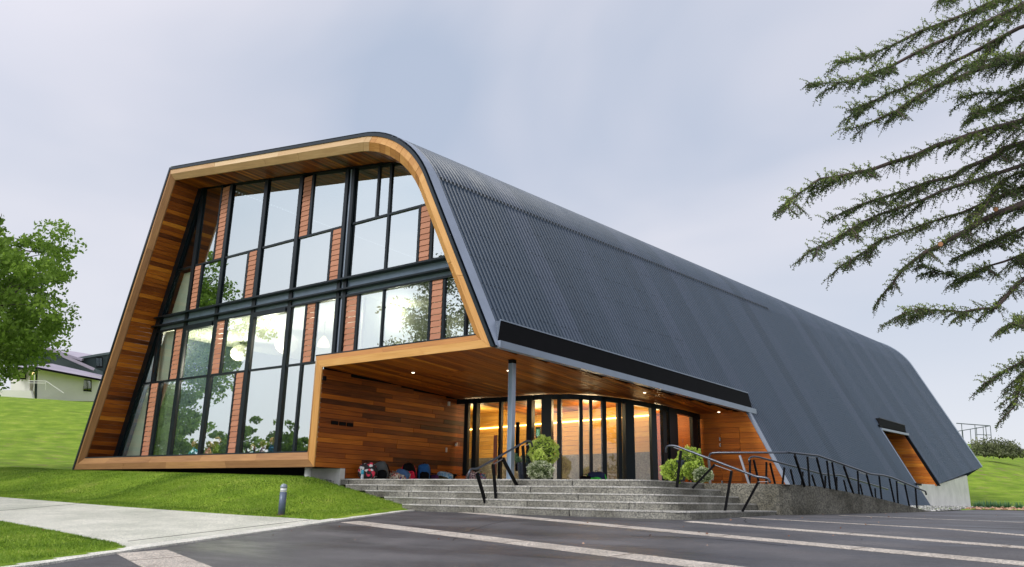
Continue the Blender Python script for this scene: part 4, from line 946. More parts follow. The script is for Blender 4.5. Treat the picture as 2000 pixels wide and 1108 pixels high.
ptsB = [br(1463, 903), br(1463, 895), br(1470, 892), br(1481, 893), br(1560, 913.5), br(1598, 924), br(1612, 927), br(1640, 928), br(1728, 954), br(1734, 956)]
pbk = [((1465, 899), 1464), ((1472, 899), 1484), ((1497, 903), 1496), ((1504, 905), 1516), ((1532, 914), 1526), ((1544, 917), 1554), ((1568, 922), 1563), ((1586, 928), 1598), ((1612, 930), 1609), ((1634, 932), 1632), ((1648, 938), 1656), ((1680, 946), 1686), ((1709, 954), 1707)]
posts = []
for a, bx in pbk:
    T_p = br(*a); Bp = br(bx, 948); f_ = np.clip((Bp[1]-20.2)/7.0, 0, 1); Bp[2] = .39-.60*f_; posts.append((Bp, T_p))
rail_thing('ramp_railing', 'lower handrail on black posts beside the ribbed metal wall, behind the ramp wall', ptsB, posts, [], grp='railings of the ramp')
# ------------------------------------------------------------------ column
Pc = at(1, 15.75, 999, 800); cxx = Pc[0]; ct = SZ(15.75)+.02
col = thing('steel_column', 'slender blue grey steel column standing at the top of the steps under the canopy', 'column', (cxx, 15.75, .42))
m = MB(); m.box((0, 0, 1.49), (.045, .060, 1.49)); spart_ = m.build('shaft', M['steel_blue'], col)
for sx in (-1, 1):
    m = MB(); m.box((sx*.056, 0, 1.48), (.010, .072, 1.485)); m.build('flange', M['flashing'], col)
m = MB(); m.box((0, 0, .008), (.13, .13, .008)); m.build('base_plate', M['steel_blue'], col)
m = MB(); m.box((0, 0, 2.90), (.072, .076, .06)); m.build('head_plate', M['black'], col)
# ------------------------------------------------------------------ bollard
Pb = gnd(555, 1012); zb_ = float(terrain(Pb[0], Pb[1]))+.02
bo = thing('bollard_light', 'short dark bollard light with domed cap at the edge of the footpath', 'bollard', (Pb[0]-.1, Pb[1], zb_))
m = MB(); m.lathe((0, 0, 0), [(.072, 0), (.072, .47)], 24); m.build('post', plain('bollard_paint', (.10, .13, .19), .35, .1), bo, smooth=True)
m = MB(); m.lathe((0, 0, .47), [(.066, 0), (.066, .085)], 24); m.build('lens', plain('opal', (.8, .8, .76), .3), bo, smooth=True)
m = MB(); m.lathe((0, 0, .50), [(.069, 0), (.069, .008)], 24); m.build('louvre', M['flashing'], bo)
m = MB(); m.lathe((0, 0, .555), [(.078, 0), (.077, .02), (.066, .052), (.042, .075), (.012, .084)], 24); m.build('cap', plain('cap_paint', (.22, .26, .30), .35, .2), bo, smooth=True)
m = MB(); m.lathe((0, 0, -.01), [(.115, 0), (.115, .018), (.075, .022)], 8); m.build('base_plate', M['rust'], bo)
for a in (.6, 2.2, 3.8, 5.3):
    m = MB(); m.lathe((.093*math.cos(a), .093*math.sin(a), .008), [(.010, 0), (.010, .02)], 6); m.build('bolt', M['steel'], bo)

# ------------------------------------------------------------------ bags along the porch wall
PZ = .42
def blob(c, h, tone=.5, seed=0, bump=.08, sq=2.6, nu=16, nv=10, floor=True):
    """soft box-like body sitting on the ground, as vertex rings"""
    V = []; F = []
    for i in range(nv+1):
        ph = -math.pi/2+math.pi*i/nv
        for j in range(nu):
            th = 2*math.pi*j/nu; cp, sp = math.cos(ph), math.sin(ph); ct_, st_ = math.cos(th), math.sin(th)
            f_ = lambda v: math.copysign(abs(v)**(2/sq), v)
            x, y, z = f_(cp)*f_(ct_), f_(cp)*f_(st_), f_(sp)
            k = 1+bump*noise.noise(Vector((x*1.7+seed, y*1.7, z*1.7+seed*.3)))*2
            V.append((c[0]+x*h[0]*k, c[1]+y*h[1]*k, max(c[2]+z*h[2]*k, c[2]-h[2])))
    for i in range(nv):
        for j in range(nu): a = i*nu+j; b = i*nu+(j+1) % nu; F.append((a, b, b+nu, a+nu))
    return V, F
def addblob(m, *a, **k):
    V, F = blob(*a, **k); i = len(m.v); m.v += V
    for f_ in F: m.f.append(tuple(i+x for x in f_)); m.t.append(.5); m.uv.append([(0, 0)]*4); m.m.append(0)
def patterned(name, cols, scale):
    m, nt, b, _ = M0(name); tc = N(nt, 'ShaderNodeTexCoord'); v = N(nt, 'ShaderNodeTexVoronoi'); v.inputs['Scale'].default_value = scale; sp = N(nt, 'ShaderNodeSeparateColor')
    n = len(cols); c = ramp(nt, [((i+.02)/n, col) for i, col in enumerate(cols)]); c.color_ramp.interpolation = 'CONSTANT'
    LK(nt, (tc.outputs['Object'], v.inputs[0]), (v.outputs['Color'], sp.inputs[0]), (sp.outputs[0], c.inputs[0]), (c.outputs[0], b.inputs['Base Color'])); b.inputs['Roughness'].default_value = .8; return m
fab = lambda n, c: plain('fabric_'+n, c, .8, 0, 12, .2)
K_ = (.02, .02, .022)
mats = {'bw': patterned('fabric_skate', [K_, (.7, .7, .68), K_, (.75, .04, .09), K_], 14), 'grey': fab('grey', (.07, .08, .08)), 'cream': patterned('fabric_floral', [(.62, .55, .42), (.12, .10, .08), (.7, .62, .5), (.5, .12, .10)], 28), 'denim': fab('denim', (.06, .14, .30)),
        'royal': fab('royal', (.01, .02, .45)), 'red': fab('red', (.75, .01, .06)), 'blue': fab('blue', (.01, .10, .30)), 'purple': fab('purple', (.09, .02, .10)), 'sky': patterned('fabric_sky', [(.10, .30, .55), (.25, .5, .7), (.6, .75, .8)], 40), 'orange': fab('orange', (.75, .18, .02)),
        'pinkdot': patterned('fabric_blossom', [(.75, .55, .52), (.08, .05, .06), (.8, .65, .6), (.35, .15, .2)], 34), 'multi': patterned('fabric_multi', [(.6, .05, .15), (.03, .1, .4), (.7, .6, .6), (.15, .35, .2), (.05, .03, .1)], 36), 'navy': fab('navy', (.01, .02, .07)), 'black': M['black'], 'teal': fab('teal', (.02, .5, .42)), 'green': fab('green', (.05, .65, .06)), 'pink': fab('pink', (.85, .02, .4)), 'olive': fab('olive', (.06, .06, .02))}
def bag_pos(px):
    if px < 872:
        p = at(0, -16.5, px, 925); return np.array([p[0], p[1]])
    p = plan_at(px); return p+np.array([.0, -.38])
def backpack(px, label, body, accent, w=.17, h=.22, lean=0, rz=0, kind='backpack', dx=0, strap=True):
    w *= 1.15; h *= 1.12; p = bag_pos(px); o = thing(kind, label, 'bag', (p[0], p[1]+dx, PZ), 'school bags dropped along the porch wall', rz)
    m = MB(); addblob(m, (0, 0, h), (w, w*.62, h), seed=px*.1, sq=3.0); b_ = m.build('body', mats[body], o, smooth=True); b_.rotation_euler = (0, lean, 0)
    if h > .13:
        m = MB(); addblob(m, (0, -w*.55, h*.62), (w*.72, w*.26, h*.48), seed=px*.2, sq=3.2); c_ = m.build('front_pocket', mats[accent], o, smooth=True); c_.rotation_euler = (0, lean, 0)
        m = MB(); m.tube([(-.035, 0, 2*h-.02), (-.03, 0, 2*h+.035), (.03, 0, 2*h+.035), (.035, 0, 2*h-.02)], .008, 6); c_ = m.build('handle', M['black'], o, smooth=True); c_.rotation_euler = (0, lean, 0)
        m = MB(); m.tube([(-w*.2, -w*.80, h*.95), (w*.2, -w*.82, h*.95)], .006, 5); m.build('zip', M['black'], o)
        if strap:
            for s in (-1, 1):
                m = MB(); m.tube([(s*w*.55, w*.3, 1.9*h), (s*w*.95, .0, 1.5*h), (s*w*1.12, -.02, .8*h), (s*w*.9, 0, .1*h)], [.016, .018, .016, .008], 6); c_ = m.build('strap', mats[accent], o, smooth=True); c_.rotation_euler = (0, lean, 0)
    else:
        m = MB(); m.tube([(-w*.6, 0, h*1.6), (-w*.3, -w*.5, h*2.4), (w*.3, -w*.5, h*2.3), (w*.6, -.02, h*1.5)], .010, 6); m.build('strap', mats[accent], o, smooth=True)
    return o
backpack(722, 'black backpack printed with white and red shapes, nearest the water bottle', 'bw', 'bw', .21, .21, -.25, .9)
backpack(747, 'charcoal grey backpack slumped against the patterned black one', 'grey', 'black', .19, .23, -.2, .8)
backpack(768, 'cream floral cloth bag lying flat right of the charcoal backpack', 'cream', 'cream', .19, .10, 0, .5, 'cloth_bag')
backpack(783, 'denim blue soft bag between the cream bag and the red backpack', 'denim', 'cream', .19, .15, .3, .6, 'cloth_bag')
backpack(789, 'low royal blue pouch in front of the denim bag', 'royal', 'royal', .15, .07, 0, .2, 'pouch', dx=-.35)
backpack(801, 'bright red backpack with black back panel', 'black', 'red', .17, .24, -.15, 1.0)
backpack(828, 'upright blue backpack with a black front, tallest near the wall end', 'blue', 'black', .17, .24, 0, .9)
backpack(849, 'small dark purple bag lying between the upright blue backpack and the pale blue bag', 'purple', 'black', .12, .10, 0, .3, 'cloth_bag')
backpack(868, 'pale blue patterned bag slumped at the corner of the wall and the glass', 'sky', 'olive', .23, .15, .2, .4, 'cloth_bag')
backpack(898, 'black sports bag with turquoise straps before the first glass panel', 'black', 'teal', .22, .13, 0, .2, 'sports_bag')
backpack(917, 'orange drawstring bag in front of the left door leaf', 'orange', 'orange', .20, .10, 0, -.1, 'cloth_bag')
backpack(936, 'pink blossom patterned backpack behind the lower end of the handrail', 'pinkdot', 'pinkdot', .17, .17, .3, .3)
backpack(956, 'multicoloured patterned backpack next to the tall door pull', 'multi', 'multi', .16, .14, 0, -.2)
backpack(1156, 'flat black bag leaning on the curved glazing left of the navy one', 'black', 'black', .17, .11, 0, .2, 'cloth_bag')
backpack(1176, 'navy backpack with a bright green pocket by the curved glazing', 'navy', 'green', .24, .17, 0, .3)
for px_, lab in ((812, 'left one of two small pink shoes beside the red backpack'), (821, 'right one of two small pink shoes beside the blue backpack')):
    p = bag_pos(px_); m = MB(); addblob(m, (0, 0, .04), (.10, .045, .045), sq=2.4); o = m.build('shoe', mats['pink'], smooth=True); o.location = (p[0]+.1, p[1]-.3, PZ); tag(o, lab, 'shoe', 'pair of pink shoes')
p = bag_pos(703); bt = thing('water_bottle', 'clear water bottle with blue sleeve at the left end of the bags', 'bottle', (p[0]+.1, p[1], PZ))
m = MB(); m.lathe((0, 0, 0), [(.040, 0), (.042, .01), (.042, .13)], 16); m.build('bottle_body', plain('bottle_plastic', (.45, .5, .55), .15), bt, smooth=True)
m = MB(); m.lathe((0, 0, .13), [(.042, 0), (.042, .09), (.02, .125)], 16); m.build('sleeve', plain('bottle_sleeve', (.05, .42, .6), .3), bt, smooth=True)
m = MB(); m.lathe((0, 0, .255), [(.018, 0), (.018, .03)], 12); m.build('cap', M['white'], bt)

# ------------------------------------------------------------------ foliage generators
def leaves(centres, size, tone, up=.3, k=4, asp=.6, dirs=None):
    n = len(centres); d = rng.normal(size=(n, 3)) if dirs is None else dirs; d /= np.linalg.norm(d, axis=1, keepdims=True)
    r = rng.normal(size=(n, 3)); r[:, 2] *= up; s = np.cross(d, r); s /= (np.linalg.norm(s, axis=1, keepdims=True)+1e-9)
    L = (size*rng.uniform(.6, 1.3, n))[:, None]; w = L*asp
    a = centres-d*L/2; b = centres+s*w/2; c_ = centres+d*L/2; e_ = centres-s*w/2
    return np.stack([a, b, c_, e_], 1)
def limb_tree(name, label, base, height, crown_c, crown_r, nleaf, lsize, mat, trunk_r=.25, group=None, seed=1, gap=.35, limbs=9, cat='tree'):
    r = np.random.default_rng(seed); rd = random.Random(seed)
    o = thing(name, label, cat, tuple(base), group)
    b = np.zeros(3); cc = np.array(crown_c)-np.array(base); cr = np.array(crown_r, float)
    m = MB(); top = cc+np.array([0, 0, cr[2]*.5]); fork = np.array([cc[0]*.3, cc[1]*.3, max(.8, cc[2]-cr[2]*.75)])
    m.tube([b, fork*.5+np.array([.05, 0, 0]), fork, (fork+top)/2, top], [trunk_r*1.15, trunk_r, trunk_r*.8, trunk_r*.45, trunk_r*.12], 10); m.build('trunk', M['bark'], o, smooth=True)
    ends = []
    ml = MB()
    for i in range(limbs):
        a = 2*math.pi*i/limbs+rd.uniform(-.3, .3); el = rd.uniform(-.25, .9); rr_ = rd.uniform(.75, 1.0)
        e = cc+cr*np.array([math.cos(a)*math.cos(el), math.sin(a)*math.cos(el), math.sin(el)])*rr_
        mid = (fork+e)/2+np.array([0, 0, .12*cr[2]]); ml.tube([fork, mid, e], [trunk_r*.45, trunk_r*.22, trunk_r*.04], 6)
        for j in range(4):
            t = rd.uniform(.35, .9); s_ = fork*(1-t)+e*t+np.array([0, 0, .1*cr[2]]); a2 = a+rd.uniform(-1.2, 1.2); e2 = s_+cr*np.array([math.cos(a2), math.sin(a2), rd.uniform(-.4, .5)])*rd.uniform(.3, .55)
            ml.tube([s_, (s_+e2)/2+np.array([0, 0, .03]), e2], [trunk_r*.13, trunk_r*.08, trunk_r*.02], 5); ends.append(e2)
        ends.append(e)
    ml.build('limbs', M['bark'], o, smooth=True)
    # clump centres: around branch ends plus shell of the crown
    nc = int(70+nleaf/160); C_ = []
    while len(C_) < nc:
        if rd.random() < .45: p = ends[rd.randrange(len(ends))]+r.normal(0, .10, 3)*cr
        else:
            v = r.normal(size=3); v /= np.linalg.norm(v); p = cc+cr*v*(rd.uniform(.25, 1.0)**.5)*(1+.22*noise.noise(Vector(v*1.7+seed)))
        if noise.noise(Vector(p*.75+seed*3.3)) < -gap: continue
        C_.append(p)
    C_ = np.array(C_); cs = r.uniform(.5, 1.2, nc)*float(np.mean(cr))*.145
    idx = r.integers(0, nc, nleaf); off = r.normal(size=(nleaf, 3)); off /= np.linalg.norm(off, axis=1, keepdims=True); off *= r.uniform(.2, 1, (nleaf, 1))**.5
    pos = C_[idx]+off*cs[idx][:, None]*np.array([1.25, 1.25, .75])
    tone = .45+.2*r.normal(size=nc)[idx]*.6+r.normal(0, .13, nleaf)
    quadcloud('crown', leaves(pos, lsize, tone), np.clip(tone, 0, 1), mat, o)
    return o
# ------------------------------------------------------------------ potted plants on the platform
def leafball(name, label, c, r, mat, n=2600, size=.030, group='clipped plants beside the steps', flat=1.0, shape='ball', cat='shrub', tone0=.5, seed=0):
    o = thing(name, label, cat, (c[0], c[1], PZ), group); h = c[2]-PZ
    rg = np.random.default_rng(seed+5); v = rg.normal(size=(n, 3)); v /= np.linalg.norm(v, axis=1, keepdims=True)
    rad = r*(.86+.16*rg.random(n))[:, None]
    lump = np.array([noise.noise(Vector(p*3.2+seed)) for p in v])[:, None]
    if shape == 'cone':
        t = rg.random(n)**1.3; a = rg.random(n)*2*math.pi; rr_ = r*(1-t)**.8*(.85+.25*rg.random(n)); pos = np.stack([rr_*np.cos(a), rr_*np.sin(a), h*2.0*t*flat], 1); out = np.stack([np.cos(a), np.sin(a), .6+0*a], 1)
    else:
        pos = v*rad*(1+.30*lump)*np.array([1, 1, flat])+np.array([0, 0, h]); out = v+np.array([0, 0, .35])
    tone = tone0+.55*lump[:, 0]+rg.normal(0, .16, n)+ (.0)
    quadcloud('leaves', leaves(pos, size, tone, dirs=out+rg.normal(0, .45, (n, 3))), np.clip(tone, 0, 1), mat, o)
    m = MB()
    if shape == 'cone': m.lathe((0, 0, 0), [(r*.78, 0), (r*.5, h*.8*flat), (.02, h*1.75*flat)], 12)
    else: addblob(m, (0, 0, h), (r*.82, r*.82, r*.82*flat), sq=2)
    m.build('core', M['core'], o, smooth=True)
    m = MB(); m.tube([(0, 0, 0), (0, 0, max(.05, h-r*.5))], .02, 6); m.build('stem', M['bark'], o)
    return o
M['core'] = plain('core', (.03, .05, .012), .9)
def pat(px, py, y): return at(1, y, px, py)
def pot(px, y, label, r, h, grp='dark planters beside the steps', lean=0):
    p = pat(px, 930, y); o = thing('planter', label, 'planter', (p[0], p[1], PZ), grp)
    m = MB(); m.lathe((0, 0, 0), [(r*.62, 0), (r*.8, h*.4), (r, h-.02), (r, h)], 24); b_ = m.build('pot', plain('pot_glaze', (.022, .03, .05), .25, spec=.6), o, smooth=True)
    m = MB(); m.lathe((0, 0, h-.03), [(r*1.05, 0), (r*1.05, .035), (r*.9, .035)], 24); m.build('rim', bpy.data.materials['pot_glaze'], o)
    m = MB(); m.lathe((0, 0, h-.05), [(r*.9, 0), (r*.88, .03)], 20); m.build('soil', M['bark'], o)
    return p
pot(1021, 16.2, 'dark glazed planter holding the drooping fern left of the topiary balls', .15, .42)
pot(1331, 16.9, 'tall dark planter among the right hand shrubs', .11, .46)
pL = pat(1062, 882, 16.5); leafball('topiary_ball', 'large round yellow green topiary ball beside the left handrail', pL, .36, M['topiary'], 6500, .035, tone0=.55, seed=1)
pL = pat(1054, 888, 16.0); o = leafball('conifer_shrub', 'small upright lime conifer in front of the large topiary ball', (pL[0], pL[1], PZ+.52), .155, M['topiary'], 1500, .05, tone0=.72, seed=2, flat=1.25)
pL = pat(1056, 921, 15.8); leafball('flowering_shrub', 'low mounded shrub dotted with white flowers below the lime topiary', (pL[0], pL[1], PZ+.22), .31, M['variegated'], 5200, .030, tone0=.5, seed=3, flat=.72)
pR = pat(1345, 897, 17.2); leafball('topiary_ball', 'smaller round green topiary ball at the right end of the steps', pR, .27, M['topiary'], 4000, .033, tone0=.42, seed=4)
pR = pat(1367, 905, 17.0); leafball('conifer_shrub', 'small pointed golden conifer right of the smaller topiary ball', (pR[0], pR[1], PZ+.36), .14, M['topiary'], 1300, .045, tone0=.55, seed=5, shape='cone', flat=1.0)
pR = pat(1318, 925, 16.9); leafball('trailing_shrub', 'trailing bright green shrub spilling at the left side of the tall dark planter', (pR[0], pR[1], PZ+.22), .27, M['topiary'], 3600, .05, tone0=.36, seed=6, flat=.95)
pR = pat(1350, 922, 16.8); leafball('trailing_shrub', 'trailing bright green shrub between the tall dark planter and the flowering bush', (pR[0], pR[1], PZ+.24), .17, M['topiary'], 2000, .05, tone0=.36, seed=9, flat=1.1)
pR = pat(1374, 933, 16.7); leafball('flowering_shrub', 'small shrub dotted with white flowers against the end of the ramp wall', (pR[0], pR[1], PZ+.14), .21, M['variegated'], 2600, .028, tone0=.48, seed=7, flat=.75)
# fern
p = pat(1010, 900, 16.15); fe = thing('fern', 'grey green fern with arching fronds drooping over the dark planter', 'fern', (p[0]+.07, p[1], PZ+.42), None)
fv = []; ft = []
for i in range(34):
    a = rr.uniform(0, 2*math.pi) if i % 3 else rr.uniform(2.4, 4.0); L = rr.uniform(.26, .42); up = rr.uniform(.06, .26); m_ = 15
    for j in range(m_):
        t = j/m_; c0 = np.array([math.cos(a)*L*t, math.sin(a)*L*t, up*math.sin(t*2.6)-.10*t*t]); d = np.array([-math.sin(a), math.cos(a), 0]); w = .055*math.sin(math.pi*min(1, t*.9+.15)); f_ = np.array([math.cos(a), math.sin(a), -.2])*.02
        for s in (-1, 1): fv.append([c0, c0+d*s*w*.5+f_*1.2, c0+d*s*w+f_*1.6-np.array([0, 0, .012]), c0+f_]); ft.append(.5+rr.gauss(0, .2))
quadcloud('fronds', np.array(fv), np.clip(ft, 0, 1), M['fern'], fe)

# ------------------------------------------------------------------ people behind the gable glass
skin = plain('skin', (.48, .28, .20), .6)
def person(px, py, y, label, shirt, hair, turn, lean=0, longhair=True, arm=True):
    h = at(1, y, px, py); sc = .86; fl = .42; sh = h[2]-fl
    o = thing('person', label, 'person', (h[0], y, fl), 'students sitting inside the gable', turn)
    S_ = sh  # head centre height above floor
    hipz = .44*sc; sy = .0
    sk = [((0, 0, hipz), .13), ((0, .01, hipz+.22), .115), ((lean*.5, -.02, S_-.30), .13), ((lean*.8, -.03, S_-.17), .055), ((lean, -.04, S_-.10), .05),
          ((.15+lean*.5, -.02, S_-.30), .055), ((.22+lean*.4, -.12, S_-.52), .042), ((.15+lean, -.34, S_-.55), .032),
          ((-.15+lean*.5, -.02, S_-.30), .055), ((-.22+lean*.4, -.12, S_-.52), .042), ((-.13+lean, -.34, S_-.55), .032),
          ((.09, -.02, hipz-.01), .10), ((.10, -.40, hipz), .072), ((.10, -.42, .06), .045), ((.10, -.54, .03), .035),
          ((-.09, -.02, hipz-.01), .10), ((-.10, -.40, hipz), .072), ((-.10, -.42, .06), .045), ((-.10, -.54, .03), .035)]
    E_ = [(0, 1), (1, 2), (2, 3), (3, 4), (2, 5), (5, 6), (6, 7), (2, 8), (8, 9), (9, 10), (0, 11), (11, 12), (12, 13), (13, 14), (0, 15), (15, 16), (16, 17), (17, 18)]
    me = bpy.data.meshes.new('body'); me.from_pydata([a for a, _ in sk], E_, []); b_ = link('body', me, o)
    md = b_.modifiers.new('Skin', 'SKIN'); sv = me.skin_vertices[0].data
    for i, (_, r_) in enumerate(sk): sv[i].radius = (r_, r_)
    sv[0].use_root = True; md.use_smooth_shade = True; me.materials.append(shirt); b_.modifiers.new('Sub', 'SUBSURF').levels = 1
    m = MB(); addblob(m, (lean, -.05, S_), (.078, .092, .112), sq=2.05, bump=.0, nu=18, nv=12); m.tube([(lean, -.135, S_+.01), (lean, -.160, S_-.02), (lean, -.140, S_-.035)], [.008, .016, .01], 6)
    for s in (-1, 1): m.tube([(lean+s*.078, -.045, S_+.01), (lean+s*.088, -.035, S_)], [.02, .012], 6)
    m.build('head', skin, o, smooth=True)
    m = MB()
    for s in (-1, 1): m.lathe((lean+s*.03, -.142, S_+.012), [(.010, 0), (.010, .008)], 8)
    m.tube([(lean-.022, -.143, S_-.058), (lean+.022, -.143, S_-.058)], .005, 5); m.build('face', M['black'], o)
    m = MB(); addblob(m, (lean, -.020, S_+.028), (.092, .100, .110), sq=2.1, bump=.06, seed=px, nu=16, nv=10)
    if longhair: m.tube([(lean, .04, S_+.06), (lean+.01, .08, S_-.08), (lean, .075, S_-.22), (lean, .06, S_-.36)], [.07, .085, .085, .03], 12)
    m.build('hair', hair, o, smooth=True)
    return o
hb = plain('hair_brown', (.10, .055, .03), .6, nscale=40, nvar=.5); hd = plain('hair_dark', (.025, .015, .012), .5); hl = plain('hair_fair', (.30, .20, .10), .6, nscale=40, nvar=.5)
person(384, 868, 16.7, 'person with brown hair in a bright blue top, leftmost behind the glass', mats['blue'] if False else fab('cyan', (.02, .30, .55)), hb, .6, -.08)
person(424, 861, 16.5, 'person with long fair brown hair in an olive top, seated behind the glass', fab('olive_top', (.12, .17, .03)), hl, 2.4)
person(408, 868, 17.3, 'person with brown hair partly hidden behind the one in the olive top', fab('rose', (.5, .2, .25)), hb, 2.0)
person(490, 873, 16.5, 'person with dark hair in a teal top bending forward behind the glass', fab('teal_top', (.03, .36, .42)), hd, 1.0, .06)
person(516, 868, 16.9, 'person with brown hair in a purple top in the middle of the right hand group', fab('violet', (.35, .12, .42)), hb, -.5)
person(533, 862, 17.1, 'person with fair hair in a deep blue top beside the mullion', fab('deep_blue', (.01, .10, .42)), hl, .3, longhair=False)
for (px_, lab, cc_) in ((404, 'small table behind the glass before the left group of people', 'white'), (512, 'small table behind the glass before the right group of people', 'white')):
    p = at(1, 16.15, px_, 886); tb = thing('table', lab, 'table', (p[0], 16.25, .42), 'tables inside the gable')
    m = MB(); m.box((0, 0, .62), (.55, .32, .018)); m.build('table_top', M['white'], tb)
    for sx in (-1, 1):
        for sy in (-1, 1): m = MB(); m.tube([(sx*.5, sy*.27, 0), (sx*.5, sy*.27, .61)], .018, 6); m.build('leg', M['steel'], tb)

# ------------------------------------------------------------------ trees
tb = ray(-95, 700)*31
limb_tree('maple_tree', 'leafy green broadleaf tree at the left edge of the photo before the cream house', (tb[0], tb[1], float(terrain(tb[0], tb[1]))), 9, tuple(ray(-106, 592)*31), (4.4, 4.0, 4.75), 44000, .18, M['maple'], .28, seed=4, gap=.10, limbs=16)
# trees on the lawn behind and left of the photographer: seen only as reflections in the gable
def tr(label, x, y, h, r, n, mat, seed, ls=.3, name='tree', gap=.3): z = float(terrain(x, y)); limb_tree(name, label, (x, y, z), h, (x, y, z+h*.58), (r, r, h*.45), n, ls, M[mat], .3, 'trees on the lawn reflected in the gable', seed, gap)
tr('rounded bright green tree reflected in the lowest left panes', -56, 1, 6.4, 4.8, 9000, 'maple', 12, .34, gap=.6)
tr('wide green tree reflected left of the seated people', -62, -3, 6.0, 5.2, 9000, 'maple', 17, .34, gap=.6)
tr('green tree reflected behind the seated people', -50, -6, 5.8, 4.2, 9000, 'maple', 13, .30, gap=.6)
tr('olive toned tree reflected in the pane left of the porch post', -47, -13, 5.2, 4.4, 9000, 'dark_tree', 14, .26, gap=.6)
tr('dark open crowned tree reflected in the right hand panes under the round corner', -30.5, -7.5, 17.5, 5.2, 34000, 'dark_tree', 15, .20, gap=.12)
tr('dark slender tree reflected at the far right panes', -25.0, -11, 18.5, 5.0, 26000, 'dark_tree', 16, .20, gap=.12)

